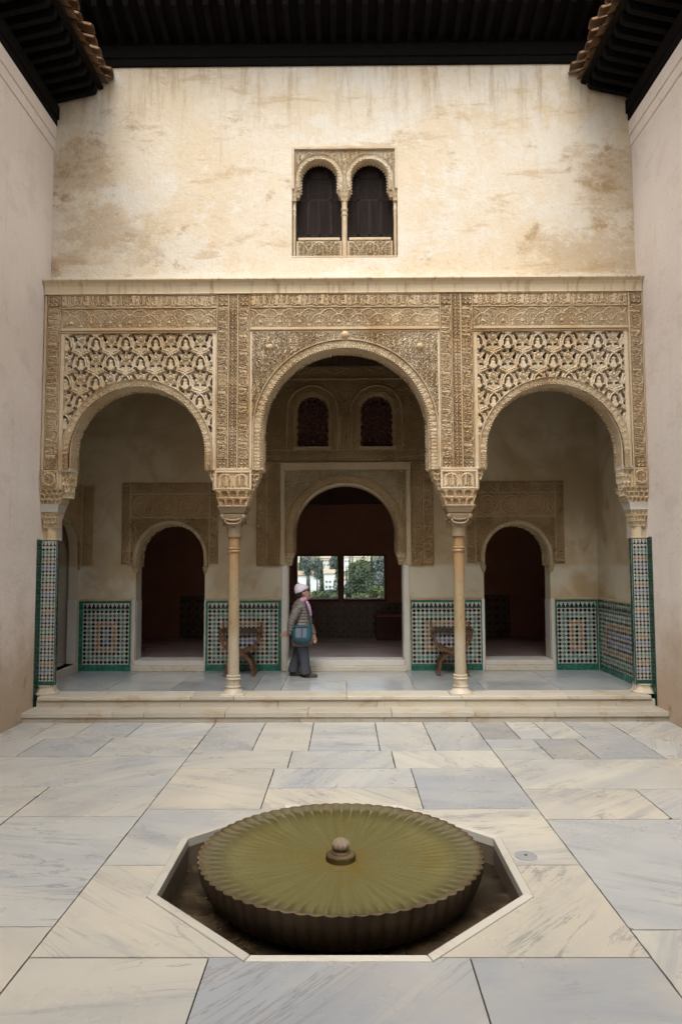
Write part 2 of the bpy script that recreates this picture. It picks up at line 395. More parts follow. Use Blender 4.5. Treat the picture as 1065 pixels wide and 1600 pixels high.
def np_mesh(name, V, Fq, mats, parent=None, smooth=False, mi=None, cols=None, quads=True):
    """V (n,3) world coordinates; Fq (k,4) or list of index lists"""
    V = np.asarray(V, dtype=np.float32)
    off = org(parent)
    V = V - np.array(off, dtype=np.float32)
    me = bpy.data.meshes.new(name)
    if isinstance(Fq, np.ndarray):
        k, c = Fq.shape
        li = Fq.astype(np.int32).ravel(); ls = np.arange(0, k*c, c, dtype=np.int32)
    else:
        lens = np.array([len(f) for f in Fq], dtype=np.int32); k = len(lens)
        li = np.array([i for f in Fq for i in f], dtype=np.int32); ls = np.concatenate(([0], np.cumsum(lens)[:-1])).astype(np.int32)
    me.vertices.add(len(V)); me.vertices.foreach_set('co', V.ravel())
    me.loops.add(len(li)); me.loops.foreach_set('vertex_index', li)
    me.polygons.add(k); me.polygons.foreach_set('loop_start', ls)
    if mi is not None: me.polygons.foreach_set('material_index', np.asarray(mi, dtype=np.int32))
    if smooth: me.polygons.foreach_set('use_smooth', np.ones(k, dtype=bool))
    else: me.polygons.foreach_set('use_smooth', np.zeros(k, dtype=bool))
    me.update(calc_edges=True)
    if cols is not None:
        lens = np.full(k, Fq.shape[1]) if isinstance(Fq, np.ndarray) else lens
        a = me.color_attributes.new('Col', 'FLOAT_COLOR', 'CORNER')
        cc = np.repeat(np.asarray(cols, dtype=np.float32), lens, axis=0)
        a.data.foreach_set('color', cc.ravel())
    for m in (mats if isinstance(mats, (list, tuple)) else [mats]): me.materials.append(M[m])
    me.validate()
    o = bpy.data.objects.new(name, me); COL.objects.link(o)
    if parent is not None:
        o.parent = parent; ORG[o] = off
    return o

class MB:
    def __init__(s): s.v = []; s.f = []; s.m = []; s.c = []
    def add(s, V, F, mi=0, col=(1, 1, 1, 1)):
        b = len(s.v); s.v.extend([tuple(p) for p in V])
        for f in F: s.f.append([i+b for i in f]); s.m.append(mi); s.c.append(col)
        return s
    def box(s, x0, x1, y0, y1, z0, z1, mi=0, col=(1, 1, 1, 1)):
        V = [(x0, y0, z0), (x1, y0, z0), (x1, y1, z0), (x0, y1, z0), (x0, y0, z1), (x1, y0, z1), (x1, y1, z1), (x0, y1, z1)]
        return s.add(V, [(0, 3, 2, 1), (4, 5, 6, 7), (0, 1, 5, 4), (1, 2, 6, 5), (2, 3, 7, 6), (3, 0, 4, 7)], mi, col)
    def obox(s, c, ax, ay, az, mi=0, col=(1, 1, 1, 1)):
        c = Vector(c); V = []
        for k in (-1, 1):
            for (i, j) in ((-1, -1), (1, -1), (1, 1), (-1, 1)): V.append(c + ax*i + ay*j + az*k)
        return s.add(V, [(0, 3, 2, 1), (4, 5, 6, 7), (0, 1, 5, 4), (1, 2, 6, 5), (2, 3, 7, 6), (3, 0, 4, 7)], mi, col)
    def loft(s, secs, cap=True, mi=0, closed=True):
        """list of equally long rings"""
        n = len(secs[0]); V = [p for r in secs for p in r]; F = []
        for i in range(len(secs)-1):
            for j in range(n if closed else n-1):
                a = i*n+j; b = i*n+(j+1) % n
                F.append((a, b, b+n, a+n))
        if cap: F.append(tuple(range(n-1, -1, -1))); F.append(tuple((len(secs)-1)*n+j for j in range(n)))
        return s.add(V, F, mi)
    def lathe(s, prof, cx, cy, n=32, mi=0, cap=True):
        secs = [[(cx+r*math.cos(2*PI*j/n), cy+r*math.sin(2*PI*j/n), z) for j in range(n)] for r, z in prof]
        return s.loft(secs, cap, mi)
    def tube(s, pts, rad, n=8, mi=0, flat=1.0, cap=True):
        pts = [Vector(p) for p in pts]; secs = []
        for i, p in enumerate(pts):
            t = (pts[min(i+1, len(pts)-1)] - pts[max(i-1, 0)]).normalized()
            a = t.cross(Vector((0, 1, 0))) if abs(t.y) < 0.9 else t.cross(Vector((1, 0, 0)))
            a.normalize(); b = t.cross(a)
            r = rad[i] if isinstance(rad, (list, tuple)) else rad
            secs.append([p + a*r*math.cos(2*PI*j/n) + b*r*flat*math.sin(2*PI*j/n) for j in range(n)])
        return s.loft(secs, cap, mi)
    def prism_x(s, poly, x0, x1, mi=0):
        """poly: (y,z) points, extruded along x"""
        return s.loft([[(x0, y, z) for y, z in poly], [(x1, y, z) for y, z in poly]], True, mi)
    def prism_z(s, poly, z0, z1, mi=0):
        return s.loft([[(x, y, z0) for x, y in poly], [(x, y, z1) for x, y in poly]], True, mi)
    def build(s, name, mats, parent=None, smooth=False, color=False, bevel=0.0, auto=False):
        o = np_mesh(name, s.v, s.f, mats, parent, smooth, s.m, s.c if color else None)
        if bevel:
            b = o.modifiers.new('bevel', 'BEVEL'); b.width = bevel; b.segments = 2; b.limit_method = 'ANGLE'; b.angle_limit = R(40)
        if auto:
            o.data.polygons.foreach_set('use_smooth', np.ones(len(o.data.polygons), dtype=bool))
            o.data.set_sharp_from_angle(angle=R(38))
        return o
def B(name, mat, parent, x0, x1, y0, y1, z0, z1, bevel=0.0):
    return MB().box(x0, x1, y0, y1, z0, z1).build(name, mat, parent, bevel=bevel)

# ------------------------------------------------------------------ carved relief
def sm(a, b, x):
    t = np.clip((x-a)/(b-a), 0, 1); return t*t*(3-2*t)
def hsh(i, j, k=0):
    x = np.sin(i*127.1 + j*311.7 + k*74.7)*43758.5453
    return x - np.floor(x)
def vnoise(u, v, s=1.0, k=0):
    u = u*s; v = v*s; i = np.floor(u); j = np.floor(v); a = u-i; b = v-j
    a = a*a*(3-2*a); b = b*b*(3-2*b)
    return (hsh(i, j, k)*(1-a)+hsh(i+1, j, k)*a)*(1-b) + (hsh(i, j+1, k)*(1-a)+hsh(i+1, j+1, k)*a)*b
def scroll(u, v, p, k=0, w=0.30):
    """curling tendrils: one spiral to a jittered cell"""
    i0 = np.floor(u/p); j0 = np.floor(v/p)
    best = np.full(u.shape, 1e9); sec = np.full(u.shape, 1e9); ph = np.zeros(u.shape); th = np.zeros(u.shape); hd = np.ones(u.shape)
    for di in (-1, 0, 1):
        for dj in (-1, 0, 1):
            i = i0+di; j = j0+dj
            cx = (i+0.5+0.55*(hsh(i, j, k)-0.5))*p; cy = (j+0.5+0.55*(hsh(i, j, k+1)-0.5))*p
            d = np.hypot(u-cx, v-cy); m = d < best
            sec = np.where(m, best, np.minimum(sec, d))
            th = np.where(m, np.arctan2(v-cy, u-cx), th); ph = np.where(m, hsh(i, j, k+2), ph)
            hd = np.where(m, np.where(hsh(i, j, k+3) > 0.5, 1.0, -1.0), hd); best = np.where(m, d, best)
    s = best/(p*w) - hd*th/(2*PI) + ph
    s = s - np.floor(s); d = np.abs(s-0.5)
    h = 1 - sm(0.20, 0.30, d)
    edge = sec-best
    return np.maximum(h*sm(0.0, 0.12*p, edge), 0.75*(1-sm(0.0, 0.12*p, np.abs(edge-0.06*p))))
def stars(u, v, p, t=0.20):
    a = np.abs(np.sin(PI*u/p)); b = np.abs(np.sin(PI*v/p))
    c = np.abs(np.sin(PI*(u+v+0.25*p)/p)); d = np.abs(np.sin(PI*(u-v+0.25*p)/p))
    e = np.minimum(np.minimum(a, b), np.minimum(c, d))
    q = np.hypot((u/p-np.floor(u/p)-0.5), (v/p-np.floor(v/p)-0.5))
    return np.maximum(1-sm(t*0.5, t*1.4, e), 1-sm(0.08, 0.16, q))
def seg_dist(U, V, pts):
    d = np.full(U.shape, 1e9)
    for (x0, y0), (x1, y1) in zip(pts[:-1], pts[1:]):
        dx, dy = x1-x0, y1-y0; L = dx*dx+dy*dy+1e-12
        t = np.clip(((U-x0)*dx+(V-y0)*dy)/L, 0, 1)
        d = np.minimum(d, np.hypot(U-x0-t*dx, V-y0-t*dy))
    return d
def smooth_pts(p, n=4):
    out = []
    for i in range(len(p)-1):
        a, b, c, d = p[max(i-1, 0)], p[i], p[i+1], p[min(i+2, len(p)-1)]
        for k in range(n):
            t = k/n
            out.append(tuple(0.5*((2*b[q]) + (-a[q]+c[q])*t + (2*a[q]-5*b[q]+4*c[q]-d[q])*t*t + (-a[q]+3*b[q]-3*c[q]+d[q])*t**3) for q in range(len(b))))
    out.append(tuple(p[-1])); return out
# the motto that runs through the carved bands, written as pen strokes (right to left)
PEN = [[(1.86, .35), (1.82, .46), (1.76, .38), (1.80, .28), (1.88, .33), (1.86, .15), (1.73, .06)],
       [(1.68, .95), (1.60, .32), (1.50, .15), (1.43, .24)], [(1.45, .95), (1.60, .28), (1.67, .12)],
       [(1.38, .58), (1.30, .62), (1.27, .50), (1.36, .42), (1.28, .25), (1.16, .22)], [(1.16, .96), (1.16, .22)],
       [(1.06, .96), (1.05, .25), (.97, .20)], [(.97, .20), (.90, .12), (.80, .14), (.76, .34)], [(.86, .02), (.88, .02)],
       [(.70, .96), (.70, .14)], [(.62, .95), (.55, .28), (.46, .16)], [(.44, .95), (.56, .28), (.61, .12)],
       [(.36, .96), (.36, .15)], [(.28, .96), (.28, .2), (.22, .18)], [(.20, .96), (.20, .2), (.14, .2)],
       [(.14, .2), (.06, .30), (.10, .46), (.17, .30), (.04, .17)], [(1.70, .05), (1.2, .02), (.5, .06), (.40, .02)],
       [(1.34, .92), (1.25, .80), (1.30, .74)], [(.93, .86), (.84, .74), (.92, .62), (.83, .52), (.90, .44)], [(.12, .90), (.06, .75), (.14, .66)]]
def _pen():
    nx, ny = 380, 200
    U, V = np.meshgrid((np.arange(nx)+.5)/nx*1.92, (np.arange(ny)+.5)/ny)
    d = np.full(U.shape, 1e9)
    for s in PEN:
        p = smooth_pts(s, 4) if len(s) > 2 else s
        for o in (-1.92, 0, 1.92): d = np.minimum(d, seg_dist(U, V, [(x+o, y) for x, y in p]))
    return 1 - sm(0.022, 0.048, d)
PENR = _pen()
def callig(u, v, h0, k=0):
    """u along the band, v 0..h0 across it"""
    a = u/h0; i = ((a/1.92-np.floor(a/1.92))*PENR.shape[1]).astype(int) % PENR.shape[1]
    j = np.clip((v/h0*PENR.shape[0]).astype(int), 0, PENR.shape[0]-1)
    return np.maximum(PENR[j, i], 0.62*scroll(u, v, h0*0.22, k))
def medallions(u, v, h0, p=None):
    p = p or h0*0.98
    a = u/p-np.floor(u/p)-0.5; b = v/h0
    c1 = 0.06+0.60*np.abs(np.cos(PI*a))**0.55; c2 = 0.40+0.54*np.abs(np.sin(PI*a))**0.55
    h = 0.85*(1-sm(0.015, 0.05, np.minimum(np.abs(b-c1), np.abs(b-c2))))
    tri = 0.9*(1-sm(0.10, 0.14, np.abs(a)*1.2+np.maximum(0, b-0.26)*0.75+np.maximum(0, 0.26-b)*3))
    dot = 0.8*(1-sm(0.05, 0.08, np.hypot(np.abs(a)-0.5, (b-0.12)*0.9)))
    return np.maximum.reduce([h, tri, dot, 0.72*scroll(u, v, h0*0.15, 5)])
def roundels(u, v, h0):
    p = h0*1.05; a = (u/p-np.floor(u/p)-0.5)*p; b = v-h0*0.5; r = np.hypot(a, b); th = np.arctan2(b, a)
    ring = 1-sm(0.008, 0.02, np.abs(r-h0*0.44)); ring2 = 1-sm(0.006, 0.016, np.abs(r-h0*0.30*(1+0.12*np.cos(8*th))))
    return np.maximum.reduce([ring, ring2, 0.6*stars(u, v, h0*0.19)])
# pierced lattice of pointed arches over the side arches
LW, LH = 0.43, 0.57
def _sebka():
    nx, ny = 172, 228
    U, V = np.meshgrid((np.arange(nx)+.5)/nx*LW, (np.arange(ny)+.5)/ny*LH)
    H = 0.74+0.06*scroll(U, V, LW/8, 3); HOLE = np.zeros(U.shape)
    def up_(h): np.maximum(H, h, out=H)
    def cut(X, Y, hx, hy, ra, rb, an):
        ca, sa = math.cos(an), math.sin(an); P = (X-hx)*ca+(Y-hy)*sa; Q = -(X-hx)*sa+(Y-hy)*ca
        np.maximum(HOLE, 1-sm(.95, 1.15, np.hypot(P/ra, Q/rb)), out=HOLE)
    for ox, oy in [(i*LW+s*LW/2, j*LH+s*LH/2) for i in (-1, 0, 1, 2) for j in (-1, 0, 1, 2) for s in (0, 1)]:
        X = U-ox; Y = V-oy
        if np.min(np.abs(X)) > 0.35 or np.min(np.abs(Y)) > 0.4: continue
        for s in (-1, 1):
            arch = smooth_pts([(s*.088, -.035), (s*.090, .05), (s*.066, .125), (0, .195)], 6)
            d = seg_dist(X, Y, arch); up_(0.97*(1-sm(.024, .030, d)) - 0.10*(1-sm(.004, .010, d)))
            link = smooth_pts([(s*.088, -.03), (s*.125, -.055), (s*.165, -.07), (s*.215, -.090)], 5)
            d = seg_dist(X, Y, link); up_(0.96*(1-sm(.022, .028, d)) - 0.10*(1-sm(.004, .009, d)))
            for hx, hy, ra, rb, an in ((.047, .060, .013, .040, .12), (.072, -.022, .021, .020, 0), (.036, -.068, .015, .027, -.5), (.050, -.080, .020, .010, .3), (.090, -.158, .019, .038, -.35), (.040, -.262, .020, .013, .4), (.098, .185, .013, .019, .3), (.145, .020, .012, .022, -.4), (.155, -.115, .014, .011, 0)):
                cut(X, Y, s*hx, hy, ra, rb, an*s)
            cut(X, Y, s*.018, .127, .024, .011, -.6*s)
            up_(0.90*(1-sm(.016, .024, np.hypot(X-s*.060, (Y+.200)/1.2))))
        up_(0.92*(1-sm(.026, .036, np.hypot(X, Y-.040)))); up_(0.92*(1-sm(.020, .028, np.hypot(X, (Y-.090)/1.2)))); up_(0.92*(1-sm(.046, .056, np.hypot(X, (Y+.010)*1.3))))
        r = np.hypot(X, Y+.140); up_(0.93*(1-sm(.046, .056, r)) - 0.14*(1-sm(.004, .010, np.abs(r-.030))))
        r = np.hypot(X, Y-.215); up_(0.95*(1-sm(.022, .028, r)) - 0.2*(1-sm(.004, .010, np.abs(r-.012))))
    return H*(1-HOLE)**2
SEB = _sebka()
def sebka(u, v):
    i = ((u/LW-np.floor(u/LW))*SEB.shape[1]).astype(int) % SEB.shape[1]
    j = ((v/LH-np.floor(v/LH))*SEB.shape[0]).astype(int) % SEB.shape[0]
    return SEB[j, i]

def sheet(name, parent, mat, u0, u1, v0, v1, res, Pf, hf, keep=None, smooth=True, keeph=None, kind=None, minh=None):
    nu = max(2, int(round((u1-u0)/res))+1); nv = max(2, int(round((v1-v0)/res))+1)
    u = np.linspace(u0, u1, nu); v = np.linspace(v0, v1, nv)
    U, V = np.meshgrid(u, v)
    H = hf(U, V)
    X, Y, Z = Pf(U, V, H)
    P = np.stack([X+0*U, Y+0*U, Z+0*U], -1).reshape(-1, 3)
    idx = np.arange(nu*nv).reshape(nv, nu)
    F = np.stack([idx[:-1, :-1], idx[:-1, 1:], idx[1:, 1:], idx[1:, :-1]], -1).reshape(-1, 4)
    msk = np.ones(len(F), bool)
    if keep is not None:
        uc = (U[:-1, :-1]+U[1:, 1:])*.5; vc = (V[:-1, :-1]+V[1:, 1:])*.5
        msk &= keep(uc, vc).ravel()
    if keeph is not None:
        hm = np.maximum.reduce([H[:-1, :-1], H[1:, :-1], H[:-1, 1:], H[1:, 1:]]); msk &= (hm > keeph).ravel()
    if minh is not None:
        hm = np.minimum.reduce([H[:-1, :-1], H[1:, :-1], H[:-1, 1:], H[1:, 1:]]); msk &= (hm > minh).ravel()
    F = F[msk]
    used, inv = np.unique(F, return_inverse=True)
    o = np_mesh(name, P[used], inv.reshape(-1, 4).astype(np.int32), mat, parent, smooth)
    if kind: o['kind'] = kind
    return o
def wear(U, V): return 0.72+0.42*vnoise(U, V, 3.0, 11)-0.25*sm(0.62, 0.85, vnoise(U, V, 5.5, 21))
def panel(name, parent, mat, x0, x1, z0, z1, y, depth, pat, res=0.0072, keep=None):
    """carved panel facing the camera: pattern raised towards -Y"""
    return sheet(name, parent, mat, x0, x1, z0, z1, res, lambda U, V, H: (U, y-depth*H, V),
                 lambda U, V: pat(U-x0, V-z0)*wear(U, V) + 0.10*vnoise(U, V, 60, 3), keep)
def vband(name, parent, mat, x0, x1, z0, z1, y, depth, pat, res=0.0072):
    return sheet(name, parent, mat, x0, x1, z0, z1, res, lambda U, V, H: (U, y-depth*H, V),
                 lambda U, V: pat(V-z0, (x1-U))*wear(U, V) + 0.10*vnoise(U, V, 60, 3))
def arc_map(cx, cz, zimp, nst=0.16):
    """s in 0..1 along stilt, half circle, stilt"""
    def f(s, r):
        A = nst; a = np.clip((s-A)/(1-2*A), 0, 1)*PI
        x = cx - r*np.cos(a); z = cz + r*np.sin(a)
        z = np.where(s < A, zimp+(cz-zimp)*(s/A), z); z = np.where(s > 1-A, zimp+(cz-zimp)*((1-s)/A), z)
        return x, z
    return f
def arch_ring(parent, cx, cz, ri, ro, zimp, yf, yb, mats, teeth=100, res=0.011, lip=0.05, name='arch_ring'):
    f = arc_map(cx, cz, zimp); L = PI*(ri+ro)/2 + 2*(cz-zimp)
    rootn = int(L/res)
    def prof(S, T):
        bead = 1-sm(0.05, 0.13, np.abs(T-0.90)); flat = sm(0.10, 0.22, T)*(1-sm(0.74, 0.82, T))
        sc = 0.55+0.45*np.abs(np.sin(PI*S*teeth/2.2)); car = 0.6+0.4*scroll(S*L, T*(ro-ri), 0.05, 9)
        tooth = (np.sin(2*PI*S*teeth) > -0.35)*(T < 0.16)
        return np.maximum.reduce([bead*1.0, flat*sc*car*0.85*(0.35+0.65*T), tooth*0.55])
    nu = rootn; nv = max(10, int((ro-ri)/0.009))
    S, T = np.meshgrid(np.linspace(0, 1, nu), np.linspace(0, 1, nv))
    H = prof(S, T); X, Z = f(S, ri+T*(ro-ri)); Y = yf+0.025-lip*H*wear(X, Z)
    V = [np.stack([X, Y, Z], -1).reshape(-1, 3)]; idx = np.arange(nu*nv).reshape(nv, nu)
    F = [np.stack([idx[:-1, :-1], idx[:-1, 1:], idx[1:, 1:], idx[1:, :-1]], -1).reshape(-1, 4)]
    # soffit, with a toothed rib along its rear edge
    nv2 = 26; T2 = np.linspace(0, 1, nv2); S2, TT = np.meshgrid(np.linspace(0, 1, nu), T2)
    rib = ((TT > 0.86) & (np.sin(2*PI*S2*teeth) > -0.3))*1.0 + 0.55*(TT > 0.92) + 0.5*(np.abs(TT-0.10) < 0.05) + 0.30*(TT > 0.2)*(TT < 0.8)*scroll(S2*L, TT*0.3, 0.06, 4)
    X, Z = f(S2, ri-0.020*rib); Y = yf+0.03+(yb-yf-0.03)*TT
    b = nu*nv; V.append(np.stack([X, Y+0*X, Z], -1).reshape(-1, 3)); idx = b+np.arange(nu*nv2).reshape(nv2, nu)
    F.append(np.stack([idx[:-1, :-1], idx[:-1, 1:], idx[1:, 1:], idx[1:, :-1]], -1).reshape(-1, 4))
    # extrados and rear face
    b = b+nu*nv2; s = np.linspace(0, 1, nu); P = []
    for r, y in ((ro, yf+0.01), (ro, yb), (ri, yb)):
        x, z = f(s, r); P.append(np.stack([x, np.full(nu, y), z], -1))
    V.append(np.concatenate(P)); idx = b+np.arange(nu*3).reshape(3, nu)
    F.append(np.stack([idx[:-1, :-1], idx[:-1, 1:], idx[1:, 1:], idx[1:, :-1]], -1).reshape(-1, 4))
    return np_mesh(name, np.concatenate(V), np.concatenate(F).astype(np.int32), mats[0], parent, False)
def muqarnas(name, parent, mat, cx, cy, z0, z1, hx0, hy0, hx1, hy1, tiers=3, cell=0.09, depth=0.03, sides=(1, 1, 1, 1), res=0.009):
    """stepped block of small niches; z0 bottom with half sizes hx0,hy0, z1 top"""
    V = []; F = []; b = 0
    nv = max(8, int((z1-z0)/res)); tv = np.linspace(0, 1, nv)
    for k, on in enumerate(sides):                      # front, right, back, left
        if not on: continue
        half = hx1 if k % 2 == 0 else hy1
        nu = max(8, int(2*half/res)); a = np.linspace(-1, 1, nu); A, T = np.meshgrid(a, tv)
        ti = np.minimum(np.floor(T*tiers), tiers-1); tl = T*tiers-ti
        lev = (ti+0.25+0.75*tl**1.6)/tiers
        hx = hx0+(hx1-hx0)*lev; hy = hy0+(hy1-hy0)*lev
        n = max(1, round(2*half/cell)); q = (A+1)/2*n+0.5*(ti % 2); q = q-np.floor(q)-0.5
        niche = sm(0.0, 0.12, 0.42-np.hypot(q, np.maximum(0, tl-0.45)*0.9))*(1-sm(0.80, 0.9, tl))*sm(0.04, 0.12, tl)
        dots = (np.hypot(q*1.0, tl-0.9) < 0.16)*0.5
        h = -depth*niche+depth*0.25*dots+depth*0.30*(scroll(A*half, T*(z1-z0), 0.042, 17)-0.5)*(depth > 0.011)
        if k == 0: X = cx+A*(hx); Y = cy-(hy+h)
        elif k == 2: X = cx-A*hx; Y = cy+(hy+h)
        elif k == 1: Y = cy+A*hy; X = cx+(hx+h)
        else: Y = cy-A*hy; X = cx-(hx+h)
        Z = z0+(z1-z0)*T
        V.append(np.stack([X, Y, Z], -1).reshape(-1, 3)); idx = b+np.arange(nu*nv).reshape(nv, nu); b += nu*nv
        F.append(np.stack([idx[:-1, :-1], idx[:-1, 1:], idx[1:, 1:], idx[1:, :-1]], -1).reshape(-1, 4))
    for z, hx, hy in ((z0, hx0, hy0), (z1, hx1, hy1)):
        V.append(np.array([(cx-hx, cy-hy, z), (cx+hx, cy-hy, z), (cx+hx, cy+hy, z), (cx-hx, cy+hy, z)])); F.append(np.array([[b, b+1, b+2, b+3]])); b += 4
    return np_mesh(name, np.concatenate(V), np.concatenate(F).astype(np.int32), mat, parent, False)

def holed_wall(name, parent, mat, x0, x1, z0, z1, yf, yb, openings, seg=20):
    """wall slab with arched or square openings; opening = (xa, xb, zlow, zspring, radius or None)"""
    xs = {x0, x1}
    for (xa, xb, zl, zs, rad) in openings:
        if rad:
            c = (xa+xb)/2
            for k in range(seg+1): xs.add(round(c-rad*math.cos(PI*k/seg), 5))
        xs.add(round(xa, 5)); xs.add(round(xb, 5))
    xs = sorted(x for x in xs if x0-1e-6 <= x <= x1+1e-6)
    def top(o, x):
        xa, xb, zl, zs, rad = o
        if not rad: return zs
        c = (xa+xb)/2; return zs+math.sqrt(max(0, rad*rad-(x-c)**2)) if abs(x-c) < rad else zs
    mb = MB()
    for xa, xb in zip(xs[:-1], xs[1:]):
        if xb-xa < 1e-5: continue
        mid = (xa+xb)/2; cuts = sorted([o for o in openings if o[0]-1e-6 < mid < o[1]+1e-6], key=lambda o: o[2])
        lo = (z0, z0)
        for o in cuts+[None]:
            hi = (o[2], o[2]) if o else (z1, z1)
            if hi[0]-lo[0] > 1e-5 or hi[1]-lo[1] > 1e-5:
                mb.add([(xa, yf, lo[0]), (xb, yf, lo[1]), (xb, yf, hi[1]), (xa, yf, hi[0])], [(0, 1, 2, 3)])
                mb.add([(xa, yb, lo[0]), (xb, yb, lo[1]), (xb, yb, hi[1]), (xa, yb, hi[0])], [(3, 2, 1, 0)])
            if o:
                ta, tb = top(o, xa), top(o, xb)
                mb.add([(xa, yf, ta), (xb, yf, tb), (xb, yb, tb), (xa, yb, ta)], [(0, 1, 2, 3)])
                if o[2] > z0+1e-5: mb.add([(xa, yf, o[2]), (xb, yf, o[2]), (xb, yb, o[2]), (xa, yb, o[2])], [(3, 2, 1, 0)])
                lo = (ta, tb)
    for (xa, xb, zl, zs, rad) in openings:
        for x in (xa, xb):
            if x0+1e-5 < x < x1-1e-5: mb.add([(x, yf, zl), (x, yb, zl), (x, yb, zs), (x, yf, zs)], [(0, 1, 2, 3)])
        if rad and (xb-xa)/2-rad > 1e-4:
            c = (xa+xb)/2
            mb.add([(xa, yf, zs), (c-rad, yf, zs), (c-rad, yb, zs), (xa, yb, zs)], [(0, 1, 2, 3)])
            mb.add([(xb, yf, zs), (c+rad, yf, zs), (c+rad, yb, zs), (xb, yb, zs)], [(0, 1, 2, 3)])
    for z in (z0, z1):
        mb.add([(x0, yf, z), (x1, yf, z), (x1, yb, z), (x0, yb, z)], [(0, 1, 2, 3)]) if z == z1 else None
    return mb.build(name, mat, parent)

# ------------------------------------------------------------------ key dimensions (metres)
XL, XR = -4.34, 4.27           # side walls of the courtyard
YF = 9.76                      # carved front of the arcade
YW = 9.98                      # plaster wall over it
YB = 11.93                     # rear wall of the portico
ZP = 0.28                      # portico floor
AX = 2.96; AR_O, AR_I, AZ = 1.075, 0.965, 3.675      # side arches
CR_O, CR_I, CZ = 1.325, 1.19, 3.995                  # middle arch
ZI = 3.44                      # springing of all three

# ================================================================== courtyard floor
floor = B('courtyard_floor', 'grout', None, -8, 8, -6, 9.60, -0.60, -0.012)
# the pit of the fountain is a hole in that bed
OCX, OCY = -0.05, 5.09
OCT = [(OCX+x, OCY+y) for x, y in ((-0.51, -1.19), (0.51, -1.19), (1.24, -0.475), (1.24, 0.475), (0.51, 1.19), (-0.51, 1.19), (-1.24, 0.475), (-1.24, -0.475))]
def clip(poly, a, b, side):
    """keep the part of poly left (side=1) or right (side=-1) of the line a->b"""
    out = []
    def d(p): return side*((b[0]-a[0])*(p[1]-a[1])-(b[1]-a[1])*(p[0]-a[0]))
    for i, p in enumerate(poly):
        q = poly[(i+1) % len(poly)]; dp, dq = d(p), d(q)
        if dp >= 0: out.append(p)
        if dp*dq < 0: t = dp/(dp-dq); out.append((p[0]+t*(q[0]-p[0]), p[1]+t*(q[1]-p[1])))
    return out
def minus_oct(poly, octo):
    pcs = []; rem = poly
    for i in range(8):
        a, b = octo[i], octo[(i+1) % 8]
        o = clip(rem, a, b, -1)
        if len(o) > 2: pcs.append(o)
        rem = clip(rem, a, b, 1)
        if len(rem) < 3: break
    return pcs
# rebuild the bed with the hole
bpy.data.objects.remove(floor)
mb = MB()
for p in minus_oct([(-8, -6), (8, -6), (8, 9.60), (-8, 9.60)], [(OCX+(x-OCX)*0.956, OCY+(y-OCY)*0.956) for x, y in OCT]): mb.prism_z(p, -0.60, -0.012)
floor = mb.build('courtyard_floor', 'grout'); tag(floor, kind='structure')
WARM = (0.495, 0.465, 0.395); CREAM = (0.485, 0.468, 0.415); PALE = (0.468, 0.462, 0.428); GREY = (0.428, 0.430, 0.412); BLUE = (0.355, 0.366, 0.368); DARKS = (0.31, 0.31, 0.305)
def slab(parent, x0, x1, y0, y1, col, ztop=0.0, thick=0.05, gap=0.0048, mat='paving_marble', cut=True, name='paving_slab'):
    g = gap; p = [(x0+g, y0+g), (x1-g, y0+g), (x1-g, y1-g), (x0+g, y1-g)]
    near_oct = cut and x1 > OCX-1.3 and x0 < OCX+1.3 and y1 > OCY-1.25 and y0 < OCY+1.25
    if not near_oct:
        q = []
        for i in range(4):
            a, b = p[i], p[(i+1) % 4]; L = math.hypot(b[0]-a[0], b[1]-a[1]); n = max(2, int(L/0.07)); nx_, ny_ = (a[1]-b[1])/L, (b[0]-a[0])/L
            ch = random.uniform(0.006, 0.03) if random.random() < 0.3 else 0.002
            for k in range(n):
                t = k/n if k else min(0.5, ch/L); d = random.choice((0, 0, 0.001, 0.002, 0.004)) if k else 0
                if not k: q.append((a[0]+(p[i-1][0]-a[0])*ch/math.hypot(p[i-1][0]-a[0], p[i-1][1]-a[1]), a[1]+(p[i-1][1]-a[1])*ch/math.hypot(p[i-1][0]-a[0], p[i-1][1]-a[1])))
                q.append((a[0]+(b[0]-a[0])*t+nx_*d, a[1]+(b[1]-a[1])*t+ny_*d))
        p = q
    pcs = [p]
    if cut and x1 > OCX-1.3 and x0 < OCX+1.3 and y1 > OCY-1.25 and y0 < OCY+1.25:
        pcs = minus_oct(p, [(OCX+(x-OCX)*1.003, OCY+(y-OCY)*1.003) for x, y in OCT])
        if not pcs: return
    mb = MB(); dz = random.uniform(-0.0012, 0.0012); tx = random.uniform(-1, 1)*0.0012; ty = random.uniform(-1, 1)*0.0012
    cx, cy = (x0+x1)/2, (y0+y1)/2
    for q in pcs:
        n = len(q)
        mb.loft([[(x, y, ztop-thick) for x, y in q], [(x, y, ztop+dz+(x-cx)*tx+(y-cy)*ty) for x, y in q]])
    o = mb.build(name, mat, parent, bevel=0.004 if len(pcs) == 1 else 0)
    k = random.uniform(0.93, 1.05); o.color = (col[0]*k, col[1]*k, col[2]*k, 1)
    return o
J1, J2 = -1.741, 1.648
S = []
